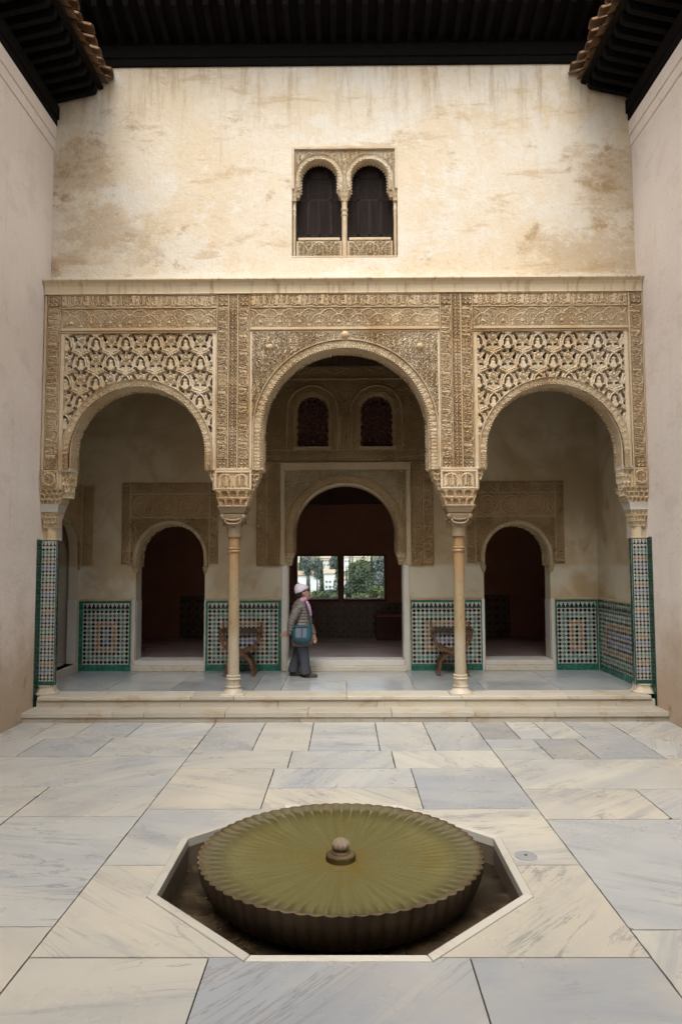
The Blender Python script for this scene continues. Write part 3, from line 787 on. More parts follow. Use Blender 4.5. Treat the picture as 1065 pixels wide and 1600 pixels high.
# middle strip, from the steps towards the camera
for a, b, c in zip((J1, -1.075, -0.435, 0.375, 1.005), (-1.075, -0.435, 0.375, 1.005, J2), (GREY, CREAM, GREY, PALE, GREY)): S.append((a, b, 8.02, 9.40, c))
for a, b, c in zip((J1, -0.615, 0.503), (-0.615, 0.503, J2), (CREAM, PALE, CREAM)): S.append((a, b, 7.37, 8.02, c))
S += [(J1, -0.752, 6.19, 7.37, WARM), (-0.752, 0.662, 6.75, 7.37, GREY), (-0.752, 0.662, 6.19, 6.75, WARM), (0.662, J2, 6.19, 7.37, BLUE)]
S += [(J1, -0.05, 5.083, 6.19, PALE), (-0.05, J2, 5.083, 6.19, WARM), (J1, -0.05, 3.94, 5.083, WARM), (-0.05, J2, 3.94, 5.083, WARM)]
S += [(J1, -0.757, 1.9, 3.94, CREAM), (-0.757, 0.666, 1.9, 3.94, BLUE), (0.666, J2, 1.9, 3.94, BLUE)]
# left strip
for a, b, c in zip((XL, -3.86, -3.36, -2.70), (-3.86, -3.36, -2.70, J1), (PALE, CREAM, GREY, GREY)): S.append((a, b, 8.62, 9.40, c))
for a, b, c in zip((XL, -3.66, -2.835), (-3.66, -2.835, J1), (PALE, GREY, PALE)): S.append((a, b, 7.83, 8.62, c))
S += [(XL, J1, 6.80, 7.83, PALE), (XL, -2.845, 6.03, 6.80, CREAM), (-2.845, J1, 6.03, 6.80, CREAM)]
S += [(XL, -2.845, 4.26, 6.03, PALE), (-2.845, J1, 4.26, 6.03, GREY), (XL, -2.845, 1.9, 4.26, GREY), (-2.845, J1, 1.9, 4.26, WARM)]
# right strip
for a, b, c in zip((J2, 2.085, 2.46, 2.87, 3.45), (2.085, 2.46, 2.87, 3.45, XR), (DARKS, PALE, PALE, GREY, PALE)): S.append((a, b, 8.52, 9.40, c))
S += [(J2, 2.23, 8.03, 8.52, GREY), (J2, 2.23, 7.68, 8.03, GREY), (2.23, 2.735, 7.68, 8.52, DARKS), (2.735, 3.45, 7.68, 8.52, BLUE), (3.45, XR, 7.68, 8.52, PALE)]
S += [(J2, XR, 6.705, 7.68, CREAM), (J2, 2.70, 5.95, 6.705, WARM), (2.70, XR, 5.95, 6.705, PALE)]
S += [(J2, 3.2, 4.225, 5.95, GREY), (3.2, XR, 4.225, 5.95, PALE), (J2, 2.9, 1.9, 4.225, CREAM), (2.9, XR, 1.9, 4.225, GREY)]
for y0, y1 in ((0.4, 1.9), (-1.2, 0.4), (-2.6, -1.2)):
    for x0, x1 in ((XL, -2.84), (-2.84, J1), (J1, -0.05), (-0.05, J2), (J2, 2.9), (2.9, XR)): S.append((x0, x1, y0, y1, random.choice((GREY, CREAM, PALE, BLUE))))
for a in S: slab(floor, *a)

# fountain pit: kerb stones, sides, wet bottom
pit = thing('fountain_pit', 'octagonal sunken marble trough with pale kerb around the fountain basin', 'trough', (OCX, OCY, 0))
OUT = list(OCT); INN = [(OCX+(x-OCX)*0.952, OCY+(y-OCY)*0.952) for x, y in OCT]
for i in range(8):
    a, b, c, d = OUT[i], OUT[(i+1) % 8], INN[(i+1) % 8], INN[i]
    def ins(p, q, t): return (p[0]+(q[0]-p[0])*t, p[1]+(q[1]-p[1])*t)
    q = [ins(a, b, 0.003), ins(b, a, 0.003), ins(c, d, 0.003), ins(d, c, 0.003)]
    MB().prism_z(q, -0.06, 0.006+random.uniform(-0.001, 0.002)).build('kerb_stone', 'kerb_marble', pit, bevel=0.004)
    e = INN[i]; f = INN[(i+1) % 8]
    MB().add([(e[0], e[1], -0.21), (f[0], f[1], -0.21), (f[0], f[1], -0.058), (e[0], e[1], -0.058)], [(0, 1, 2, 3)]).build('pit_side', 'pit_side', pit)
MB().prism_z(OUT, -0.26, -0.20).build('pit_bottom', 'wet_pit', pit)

# fountain
FX, FY, FR, FZ = -0.047, 5.10, 0.945, 0.105
fo = thing('fountain_basin', 'round dark fluted stone fountain basin full of olive green water', 'fountain', (FX, FY, -0.2))
NL = 68; NA = NL*8; OV = 1.07
th = np.arange(NA)/NA*2*PI
lobe = np.abs(np.sin(th*NL/2))
def ringpts(r, z, amp=0.0, sgn=1):
    rr = r+amp*lobe*sgn
    return [(FX+OV*rr[i]*math.cos(th[i]), FY+rr[i]*math.sin(th[i]), z) for i in range(NA)] if isinstance(rr, np.ndarray) else [(FX+OV*rr*math.cos(t), FY+rr*math.sin(t), z) for t in th]
mb = MB(); mb.loft([ringpts(0.72, -0.205, 0.010), ringpts(0.78, -0.17, 0.018), ringpts(0.865, -0.08, 0.022), ringpts(0.905, 0.02, 0.022), ringpts(0.918, FZ-0.012, 0.020), ringpts(0.920, FZ-0.004, 0.020)], cap=False)
mb.build('outer_wall', 'basin_wall', fo, smooth=True)
mb = MB(); mb.loft([ringpts(0.920, FZ-0.004, 0.020), ringpts(0.918, FZ, 0.020), ringpts(0.903, FZ, 0.018), ringpts(0.900, FZ-0.005, 0.018)], cap=False)
mb.build('rim', 'basin_rim', fo, smooth=True)
prof = [(0.900, -0.005, 0.0), (0.888, -0.006, 0.010), (0.87, -0.010, 0.020), (0.84, -0.016, 0.029), (0.80, -0.024, 0.031), (0.75, -0.034, 0.027), (0.69, -0.047, 0.016), (0.60, -0.060, 0.005), (0.45, -0.067, 0.001), (0.2, -0.071, 0.0), (0.02, -0.071, 0.0)]
mb = MB(); secs = []
for r, dz, am in prof:
    zz = FZ+dz-am*lobe**0.7; ra = 0.018*max(0, 1-(0.90-r)/0.05)
    secs.append([(FX+OV*(r+ra*lobe[i])*math.cos(th[i]), FY+(r+ra*lobe[i])*math.sin(th[i]), zz[i]) for i in range(NA)])
mb.loft(secs, cap=False); bo = mb.build('bowl', 'bowl_stone', fo, smooth=True)
# the bowl's pattern is radial: give it its own origin on the axis
def recenter(o, c):
    c = Vector(c); d = c - org(o.parent)
    n = len(o.data.vertices); a = np.empty(n*3, dtype=np.float32); o.data.vertices.foreach_get('co', a)
    a = a.reshape(-1, 3)-np.array(d, dtype=np.float32); o.data.vertices.foreach_set('co', a.ravel()); o.location = d; o.data.update()
recenter(bo, (FX, FY, FZ))
WZ = FZ-0.030
mb = MB(); mb.loft([[(FX+OV*r*math.cos(2*PI*j/96), FY+r*math.sin(2*PI*j/96), WZ) for j in range(96)] for r in (0.888, 0.6, 0.3, 0.06)], cap=False)
wa = mb.build('water', 'water', fo, smooth=True); recenter(wa, (FX, FY, WZ))
mb = MB(); mb.lathe([(0.105, FZ-0.072), (0.105, FZ-0.036), (0.095, FZ-0.030), (0.066, FZ-0.028), (0.062, FZ-0.016), (0.048, FZ-0.010), (0.046, FZ-.002)], FX, FY, 28)
mb.build('spout_plinth', 'basin_rim', fo, auto=True)
mb = MB(); n = 60; secs = []
for k in range(15):
    a = PI*(k/14); r = 0.062*math.sin(a)**0.75+0.006; z = FZ+0.030-0.036*math.cos(a)+(0.012*max(0, (k-11)/3) if k > 11 else 0)
    g = [1-0.16*(1-abs(math.sin(5*2*PI*j/n)))*math.sin(a) for j in range(n)]
    secs.append([(FX+r*g[j]*math.cos(2*PI*j/n), FY+r*g[j]*math.sin(2*PI*j/n), z) for j in range(n)])
mb.loft(secs); mb.build('melon_spout', 'finial_marble', fo, smooth=True)
# drain cover
dc = thing('drain_cover', 'small round metal drain cover set in the cream slab beside the trough', 'drain cover', (1.30, 5.23, 0))
MB().lathe([(0.080, -0.02), (0.080, 0.0065), (0.074, 0.009), (0.0, 0.0095)], 1.30, 5.23, 40, cap=False).build('disc', 'iron', dc, smooth=False)
MB().lathe([(0.012, 0.0097), (0.012, 0.0105), (0.0, 0.0106)], 1.30, 5.23, 16, cap=False).build('bolt', 'hole_dark', dc)

# ================================================================== steps and portico floor
st = thing('marble_steps', 'two long low marble steps leading up to the arcade', 'steps', (0, 9.5, 0))
def run(name, mat, xs, y0, y1, z0, z1, bev=0.006, parent=st):
    for a, b in zip(xs[:-1], xs[1:]):
        MB().box(a+0.002, b-0.002, y0+random.uniform(-0.002, 0.002), y1, z0, z1+random.uniform(-0.0015, 0.0015)).build(name, mat, parent, bevel=bev)
run('riser_slab', 'step_marble', (XL, -3.9, -2.86, -1.75, -0.62, 0.5, 1.6, 2.62, 3.86, XR), 9.42, 9.52, -0.02, 0.062, 0.003)
run('tread_slab', 'step_marble', (XL, -3.12, -2.70, -1.62, -0.52, 0.6, 1.71, 2.76, XR), 9.395, 9.80, 0.064, 0.13)
run('riser_slab', 'step_marble', (XL+.05, -3.62, -2.3, -0.95, 0.42, 1.64, 2.9, 3.7, XR-.03), 9.735, 9.84, 0.11, 0.226, 0.003)
pf = MB().box(-5.2, 4.7, 9.9, 12.3, 0.02, ZP-0.012).build('portico_floor', 'grout'); tag(pf, kind='structure')
xs = (XL+0.07, -2.15, -1.55, 0.0, 1.58, 3.05, XR-0.09)
for a, b in zip(xs[:-1], xs[1:]):
    o = MB().box(a+.002, b-.002, 9.705, 10.12, 0.229, ZP+random.uniform(-.001, .001)).build('nosing_slab', 'step_marble', pf, bevel=0.008)
for a, b, y0, y1, c in [(-4.60, -3.5, 10.12, 10.85, GREY), (-4.60, -3.5, 10.85, 11.95, BLUE), (-3.5, -2.55, 10.12, 11.95, GREY), (-2.55, -1.35, 10.12, 11.95, BLUE), (-1.35, -0.95, 10.12, 11.95, GREY),
                        (-0.95, 0.0, 10.12, 10.9, PALE), (0.0, 1.0, 10.12, 10.9, GREY), (-0.95, 1.0, 10.9, 11.95, GREY), (1.0, 2.0, 10.12, 11.95, BLUE), (2.0, 3.1, 10.12, 11.95, GREY), (3.1, 4.32, 10.12, 11.1, GREY), (3.1, 4.32, 11.1, 11.95, BLUE)]:
    slab(pf, a, b, y0, y1, (c[0]*.76, c[1]*.80, c[2]*.84), ZP, 0.04, 0.0025, 'polished_marble', False, 'floor_slab')  # colours lowered and blued; the sky's reflection is put into the slab tint

# ================================================================== side walls of the courtyard
def side_wall(x, s, label):
    w = thing('courtyard_wall', label, 'wall', (x, 5, 0), 'walls enclosing the courtyard')
    xo = x+s*0.6
    a, b = min(x, xo), max(x, xo)
    B('plaster', 'wall_plaster', w, a, b, -2.6, 9.74, -0.3, 8.28)
    B('plaster', 'wall_plaster', w, min(x-s*0.0, xo), max(x, xo), 9.74, 10.6, 2.46, 8.28)
    B('plaster', 'wall_plaster', w, min(x, xo), max(x, xo), 9.90, 10.02, 0.0, 2.46)
    for z0, z1, p in ((8.285, 8.445, 0.018), (8.45, 8.66, 0.036)):
        B('moulding', 'wall_plaster', w, min(x-s*p, xo), max(x-s*p, xo), -2.6, YW, z0, z1, 0.006)
    # strip of green glazed bricks where the portico starts
    z = 0.11
    while z < 2.42:
        h = random.uniform(0.17, 0.24); h = min(h, 2.45-z)
        d = random.uniform(0, 0.004)
        B('glazed_brick', 'green_glaze', w, min(x-s*(0.004+d), x+s*0.1), max(x-s*(0.004+d), x+s*0.1), 9.742, 9.897, z, z+h-0.006, 0.004)
        z += h
    return w
side_wall(XL, -1, 'tall pinkish grey plaster wall on the left side of the courtyard')
side_wall(XR, 1, 'tall pinkish grey plaster wall on the right side of the courtyard')

sw = thing('courtyard_wall', 'high wall closing the courtyard behind the viewer', 'wall', (0, -2.7, 0), 'walls enclosing the courtyard')
B('plaster', 'wall_plaster', sw, -4.9, 4.85, -3.2, -2.6, -0.3, 10.2)
# ================================================================== plaster wall over the arcade, twin window
fa = thing('facade_wall', 'weathered cream plaster wall with brown stains above the carved arcade', 'wall', (0, YW, 6.0))
WX0, WX1, WZ0, WZ1 = -0.78, 0.786, 6.607, 8.312
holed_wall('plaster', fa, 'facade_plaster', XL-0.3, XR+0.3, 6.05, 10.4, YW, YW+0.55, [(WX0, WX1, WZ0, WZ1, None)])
mb = MB(); mb.prism_x([(YW+.01, 6.30), (YW-0.05, 6.285), (9.70, 6.20), (9.685, 6.19), (9.685, 6.172), (9.700, 6.165), (9.735, 6.14), (9.755, 6.10), (9.765, 6.05), (9.77, 6.015), (9.755, 6.01), (9.755, 5.99), (YW+.01, 5.99)], XL+0.01, XR-0.01)
mb.build('cornice', 'cornice_stone', fa)
mb = MB(); mb.prism_x([(YW+.01, 6.40), (YW-0.008, 6.395), (YW-0.012, 6.31), (YW-.045, 6.290), (YW+.01, 6.280)], XL+0.01, XR-0.01)
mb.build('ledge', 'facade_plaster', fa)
tw = B('twin_window', 'stucco_light', fa, WX0, WX1, YW+0.005, YW+0.10, 6.615, 6.64)
cxs = (-0.378, 0.377); RW = 0.288; ZW = 7.85
def twin_keep(U, V):
    k = np.ones(U.shape, bool)
    for c in cxs: k &= ~(((np.hypot(U-c, V-ZW) < RW+0.06)) | ((np.abs(U-c) < RW+0.02) & (V < ZW)))
    return k
panel('carved_spandrel', tw, 'stucco_light', WX0+0.035, WX1-0.035, 7.66, WZ1-0.04, YW+0.045, 0.030, lambda u, v: scroll(u, v, 0.062, 2), 0.007, twin_keep)
for c in cxs:
    arch_ring(tw, c, ZW, RW, RW+0.085, 7.66, YW+0.02, YW+0.17, ['stucco_light'], teeth=26, res=0.008, lip=0.035, name='window_arch')
holed_wall('window_wall', tw, 'stucco_light', WX0, WX1, 7.66, WZ1, YW+0.05, YW+0.18, [(c-RW-.03, c+RW+.03, 7.66, ZW, RW+.03) for c in cxs])
for x0, x1, z0, z1 in ((WX0, WX1, WZ1-0.04, WZ1), (WX0, WX0+0.035, 7.66, WZ1-.04), (WX1-0.035, WX1, 7.66, WZ1-.04)):
    B('frame_moulding', 'stucco_light', tw, x0, x1, YW-0.012, YW+0.05, z0, z1, 0.005)
for cx, half in ((WX0+0.03, 0.026), (0.0, 0.046), (WX1-0.03, 0.026)):
    col = MB().lathe([(half*.86, 6.63), (half*.86, 7.28), (half*1.1, 7.285), (half*1.1, 7.305), (half*.86, 7.31), (half*.9, 7.36), (half*1.12, 7.365), (half*1.12, 7.39), (half*.85, 7.40), (half*.9, 7.50)], cx, YW+0.09, 20).build('colonnette', 'stucco_light', tw, auto=True)
    muqarnas('colonnette_capital', tw, 'stucco_light', cx, YW+0.09, 7.50, 7.66, half*0.9, 0.045, half*1.35+0.02, 0.07, 2, 0.05, 0.012, res=0.007)
for c in cxs:
    s = 1 if c > 0 else -1
    for k in (-1, 1): muqarnas('window_corbel', tw, 'stucco_light', c+k*(RW+0.035), YW+0.11, 7.56, 7.68, 0.018, 0.05, 0.05, 0.06, 2, 0.04, 0.01, res=0.007)
    B('sill', 'stucco_light', tw, c-0.31, c+0.31, YW+0.02, YW+0.2, 6.885, 6.925, 0.006)
    B('panel_frame', 'stucco_light', tw, c-0.335, c+0.335, YW+0.052, YW+0.2, 6.64, 6.885)
    panel('carved_panel', tw, 'stucco_light', c-0.305, c+0.305, 6.645, 6.878, YW+0.05, 0.035, lambda u, v: np.maximum(scroll(np.abs(u-.305), v, 0.058, 14), 0.9*(1-sm(.006, .016, np.abs(v-.02-.19*np.abs(np.cos(PI*u/.305))**.6)))), 0.007)
    # wooden lattice
    mb = MB(); y = YW+0.27
    x0, x1, z0, z1 = c-0.345, c+0.345, 6.92, 8.15
    for a, b, d, e in ((x0, x1, 7.03, 7.08), (x0, x1, 7.60, 7.635), (c-.19, c-.155, 7.05, 8.0), (c+.155, c+.19, 7.05, 8.0), (c-.014, c+.014, 7.05, 7.6), (x0, x1, z0, z0+.03), (c-.19, c+.19, 7.96, 7.99)):
        mb.box(a, b, y-0.014, y+0.02, d, e)
    def lat(xa, xb, za, zb, step, w):
        k = -math.ceil((zb-za)/step)
        while k*step < (xb-xa):
            o = k*step; k += 1
            for sg in (1, -1):
                a0 = max(0, o); a1 = min(xb-xa, o+(zb-za))
                if a1-a0 < 0.01: continue
                p = Vector((xa+a0, 0, za+a0-o)); q = Vector((xa+a1, 0, za+a1-o))
                if sg < 0: p.x = xa+xb-p.x; q.x = xa+xb-q.x
                d = (q-p); L = d.length/2; d.normalize(); nrm = Vector((-d.z, 0, d.x))
                cc = (p+q)/2; cc.y = y+0.006*sg
                mb.obox(cc, d*L, Vector((0, 0.006, 0)), nrm*w)
    lat(x0, c-.19, 7.08, 7.95, 0.038, 0.0085); lat(c+.19, x1, 7.08, 7.95, 0.038, 0.0085); lat(c-.155, c+.155, 7.08, 7.6, 0.024, 0.0065); lat(x0, x1, 6.95, 7.03, 0.034, 0.008)
    lat(c-.155, c+.155, 7.635, 7.96, 0.036, 0.008); lat(x0, c-.19, 7.95, 8.20, 0.038, 0.010); lat(c+.19, x1, 7.95, 8.20, 0.038, 0.010); mb.box(c-.20, c+.20, y-.01, y+.02, 7.99, 8.20)
    mb.build('wooden_lattice', 'lattice_wood', tw)
mb = MB(); mb.box(-1.6, 1.6, YW+0.56, YW+2.4, 6.3, 6.5); mb.box(-1.6, 1.6, YW+0.56, YW+2.4, 8.8, 9.0); mb.box(-1.6, 1.6, YW+2.4, YW+2.5, 6.5, 8.8)
mb.build('window_room', 'portico_plaster', tw)  # side walls left out to let daylight brighten the room behind the lattice

# ================================================================== arcade
ar = thing('arcade', 'carved tan stucco arcade of three round arches on marble columns', 'arcade', (0, YF, ZP))
YP = YF+0.04          # plane the carving rises from
YR = 10.06            # rear of the arcade
B('beam', 'stucco', ar, XL+.002, XR-.002, YP, YR, 5.42, 5.99)
for s in (-1, 1):
    B('pier', 'stucco', ar, s*1.625-0.26, s*1.625+0.26, YP, YR, 3.15, 5.42)
B('end_pier', 'stucco', ar, XL+.002, -4.035, YP, YR, 3.15, 5.42)
B('end_pier', 'stucco', ar, 4.035, XR-.002, YP, YR, 3.15, 5.42)
holed_wall('middle_spandrel', ar, 'stucco', -1.37, 1.37, ZI, 5.42, YP, YR, [(-1.26, 1.26, ZI, CZ, 1.26)], 40)
# carved bands
def bands(x0, x1):
    panel('inscription_band', ar, 'stucco', x0, x1, 5.800, 5.972, YP, 0.036, lambda u, v: callig(u, v, 0.172))
    panel('carved_frieze', ar, 'stucco', x0, x1, 5.492, 5.780, YP, 0.032, lambda u, v: medallions(u, v, 0.288))
bands(-4.083, -1.852); bands(-1.358, 1.348); bands(1.84, 4.04)
for i, (a, b, kind) in enumerate(((-4.275, -4.105, 0), (-1.822, -1.688, 0), (-1.655, -1.555, 1), (-1.520, -1.385, 0), (1.376, 1.517, 0), (1.539, 1.640, 1), (1.676, 1.815, 0), (4.090, 4.238, 0))):
    zb = ZI+0.02 if i not in (0, 7) else 3.46
    w = b-a
    if kind == 0:
        panel('corner_square', ar, 'stucco', a, b, 5.83, 5.972, YP, 0.030, lambda u, v: stars(u, v, 0.066))
        vband('inscription_band', ar, 'stucco', a, b, zb+0.13, 5.80, YP, 0.034, lambda u, v, w=w, i=i: callig(u+i*0.11, v, w, i))
        panel('corner_square', ar, 'stucco', a, b, zb, zb+0.115, YP, 0.030, lambda u, v: stars(u, v, 0.055))
    else:
        panel('star_band', ar, 'stucco', a, b, zb, 5.972, YP, 0.030, lambda u, v: stars(u, v, 0.052))
# plain light mouldings between the bands
def mould(x0, x1, z0, z1, p=0.034):
    if x1-x0 < 0.06 and z1-z0 > 1: d = (x1-x0)*0.22; x0 += d; x1 -= d
    B('moulding', 'stucco', ar, x0, x1, YP-p, YP+0.01, z0, z1, 0.004)
for x0, x1 in ((-4.088, -1.848), (-1.362, 1.352), (1.836, 4.044)):
    mould(x0, x1, 5.782, 5.797); mould(x0, x1, 5.974, 5.986); mould(x0, x1, 5.452, 5.490, 0.046); mould(x0, x1, 5.424, 5.450, 0.026)
for x0, x1 in ((-4.335, -4.280), (-4.102, -4.090), (-1.846, -1.826), (-1.684, -1.659), (-1.551, -1.524), (-1.381, -1.364), (1.354, 1.372), (1.519, 1.537), (1.642, 1.673), (1.818, 1.835), (4.046, 4.087), (4.241, 4.268)):
    mould(x0, x1, ZI, 5.972)
for x0, x1 in ((-4.088, -4.038), (-1.90, -1.850), (1.84, 1.89), (3.99, 4.042)): B('reveal_strip', 'stucco_light', ar, x0, x1, YP-0.012, YP+0.03, ZI, 5.424, 0.004)
for x0, x1 in ((-1.362, -1.330), (1.322, 1.352)): B('reveal_strip', 'stucco_light', ar, x0, x1, YP-0.030, YP+0.03, ZI, 5.424, 0.004)
# pierced lattice over the side arches
for s in (-1, 1):
    cx = s*AX; x0, x1 = (-4.035, -1.895) if s < 0 else (1.885, 3.995)
    seb_h = lambda U, V, cx=cx: sebka(U-cx-0.02, V-4.93+0.57*4)
    outside = lambda U, V, cx=cx: (np.hypot(U-cx, V-AZ) > AR_O-0.012) & ((V > AZ) | (np.abs(U-cx) > AR_O-0.012))
    pl = sheet('pierced_lattice', ar, 'stucco_light', x0, x1, 3.5, 5.424, 0.0062, lambda U, V, H: (U, YP+0.150-0.165*H-0.006*vnoise(U, V, 30, 3), V), seb_h, outside, True, minh=0.25)
    sheet('lattice_backing', pl, 'stucco_light', x0, x1, 3.5, 5.424, 0.0075, lambda U, V, H: (U, YP+0.085+0*H, V), seb_h, outside, False, minh=0.10)
    arch_ring(ar, cx, AZ, AR_I, AR_O, ZI, YF-0.005, YR, ['stucco_ring'], teeth=120)
panel('carved_spandrel', ar, 'stucco_light', -1.330, 1.322, 3.60, 5.424, YP+0.014, 0.062, lambda u, v: np.maximum.reduce([scroll(u, v, 0.078, 31, 0.33), 0.8*scroll(u+.03, v, 0.045, 33)*(vnoise(u, v, 6, 2) > 0.66),
      0.6*(1-sm(0.006, 0.014, np.abs(np.hypot(np.abs(u-1.326)-1.07, v-1.60)-0.15)))]), 0.0068, lambda U, V: (np.hypot(U, V-CZ) > CR_O-0.012) & ((V > CZ) | (np.abs(U) > CR_O-0.012)))
arch_ring(ar, 0.0, CZ, CR_I, CR_O, ZI, YF-0.005, YR, ['stucco_ring'], teeth=150)
for x, z, r in ((-1.075, 5.20, 0.048), (1.065, 5.20, 0.048), (0.0, 5.372, 0.060)):
    mb = MB(); mb.lathe([(0.001, r*0.9), (r*0.45, r*0.8), (r*0.8, r*0.5), (r, 0.0), (r, -0.02)], 0, 0, 24, cap=False)
    mb.v = [(x+a, YP-0.035-c, z+b) for a, b, c in mb.v]
    mb.build('carved_boss', 'stucco', ar, auto=True)
# carved blocks, brackets, muqarnas and columns
def column(cx, s):
    cy = 9.905
    muqarnas('bracket', ar, 'stucco_ring', cx-s*0.015, cy+0.02, 3.14, ZI, 0.265, 0.11, 0.392, 0.14, 4, 0.075, 0.028, res=0.0085)
    MB().box(cx-0.405-s*.015, cx+0.405-s*.015, YF+.01, YR, ZI-0.012, ZI+0.022).build('impost', 'stucco_light', ar, bevel=0.006)
    B('carved_block', 'stucco', ar, cx-0.258, cx+0.258, YF+0.012, YR-.01, 3.150, 3.425)
    def blk(u, v):
        a = np.abs(u-0.225); arcs = 1-sm(0.008, 0.02, np.abs(np.hypot(a-0.11, v-0.10)-0.085)*(v > 0.09)+np.abs(np.abs(a-0.11)-0.085)*(v <= 0.09)); bars = 1-sm(0.010, 0.018, np.abs(np.mod(u, 0.09)-0.045))
        return np.maximum.reduce([arcs, bars*(np.abs(v-0.1) < 0.075), 0.8*scroll(u, v, 0.05, 41)])
    panel('carved_panel', ar, 'stucco', cx-0.225, cx+0.225, 3.178, 3.385, YF+0.012, 0.028, blk, 0.0065)
    for z in (3.152, 3.390): B('moulding', 'stucco_light', ar, cx-0.262, cx+0.262, YF-0.014, YF+0.02, z, z+0.024, 0.004)
    for x in (cx-0.262, cx+0.230): B('moulding', 'stucco_light', ar, x, x+0.032, YF-0.012, YF+0.02, 3.178, 3.388, 0.004)
    muqarnas('muqarnas', ar, 'stucco', cx, cy, 2.917, 3.150, 0.190, 0.125, 0.268, 0.155, 2, 0.13, 0.040, res=0.0075)
    co = MB().lathe([(0.081, 0.545), (0.079, 1.0), (0.078, 1.8), (0.078, 2.262), (0.092, 2.268), (0.094, 2.284), (0.086, 2.292), (0.084, 2.305), (0.092, 2.312), (0.092, 2.330), (0.080, 2.338), (0.080, 2.482)], cx, cy, 40).build('column', 'column_marble', ar, auto=True)
    MB().lathe([(0.155, 0.296), (0.150, 0.305), (0.128, 0.325), (0.104, 0.355), (0.100, 0.372), (0.108, 0.378), (0.108, 0.392), (0.093, 0.400), (0.093, 0.470), (0.104, 0.482), (0.106, 0.498), (0.094, 0.508), (0.094, 0.520), (0.100, 0.528), (0.100, 0.540), (0.083, 0.548)], cx, cy, 40).build('base', 'base_marble', co, auto=True)
    B('plinth', 'base_marble', co, cx-0.163, cx+0.163, cy-0.163, cy+0.163, ZP-.005, 0.297, 0.004)
    # capital: round below, square above, with a strap between the corner scrolls
    secs = []
    n = 40
    for z, r, q in ((2.482, 0.100, 2), (2.50, 0.104, 2), (2.60, 0.108, 2), (2.612, 0.112, 2.2), (2.66, 0.128, 2.8), (2.72, 0.150, 4), (2.78, 0.166, 7), (2.806, 0.170, 9)):
        ring = []
        for j in range(n):
            a = 2*PI*j/n; c, d = math.cos(a), math.sin(a)
            k = r/((abs(c)**q+abs(d)**q)**(1/q)); leaf = 1+(0.03*abs(math.sin(6*a)) if z < 2.6 else 0)
            ring.append((cx+k*leaf*c, cy+k*leaf*d, z))
        secs.append(ring)
    cp = MB().loft(secs).build('capital', 'capital_marble', co, auto=True)
    mb = MB(); mb.loft([[(cx+i*h, cy+j*h, z) for i, j in ((-1, -1), (1, -1), (1, 1), (-1, 1))] for h, z in ((0.150, 2.812), (0.165, 2.818), (0.200, 2.890), (0.212, 2.900), (0.212, 2.918))]); mb.build('abacus', 'capital_marble', co, bevel=0.004)
    for i in (-1, 1):
        for j in (-1, 1):
            mb = MB(); mb.lathe([(0.001, -0.03), (0.034, -0.026), (0.040, 0), (0.034, 0.026), (0.001, 0.03)], 0, 0, 14, cap=False)
            ax = Vector((i, j, 0)).normalized(); ay = Vector((0, 0, 1)); az = ax.cross(ay)
            c0 = Vector((cx+i*0.142, cy+j*0.142, 2.765))
            mb.v = [tuple(c0+ax*p[0]+ay*p[1]+az*p[2]) for p in mb.v]; mb.build('volute', 'capital_marble', co, auto=True)
    for dx, dy in ((0, -1), (1, 0), (-1, 0)):
        t = Vector((-dy, dx, 0)); nrm = Vector((dx, dy, 0)); c0 = Vector((cx, cy, 0))
        pts = [c0+nrm*(0.150 if abs(a) < 0.09 else 0.14)+t*a+Vector((0, 0, z)) for a, z in ((-0.12, 2.73), (-0.095, 2.685), (-0.05, 2.665), (0.05, 2.665), (0.095, 2.685), (0.12, 2.73))]
        MB().tube(pts, 0.016, 8).build('strap', 'capital_marble', co, smooth=True)
        MB().tube([c0+nrm*0.160+t*a+Vector((0, 0, z)) for a, z in ((-0.10, 2.742), (-0.07, 2.722), (0, 2.715), (0.07, 2.722), (0.10, 2.742))], 0.013, 8).build('strap', 'capital_marble', co, smooth=True)
column(-1.590, -1); column(1.600, 1)

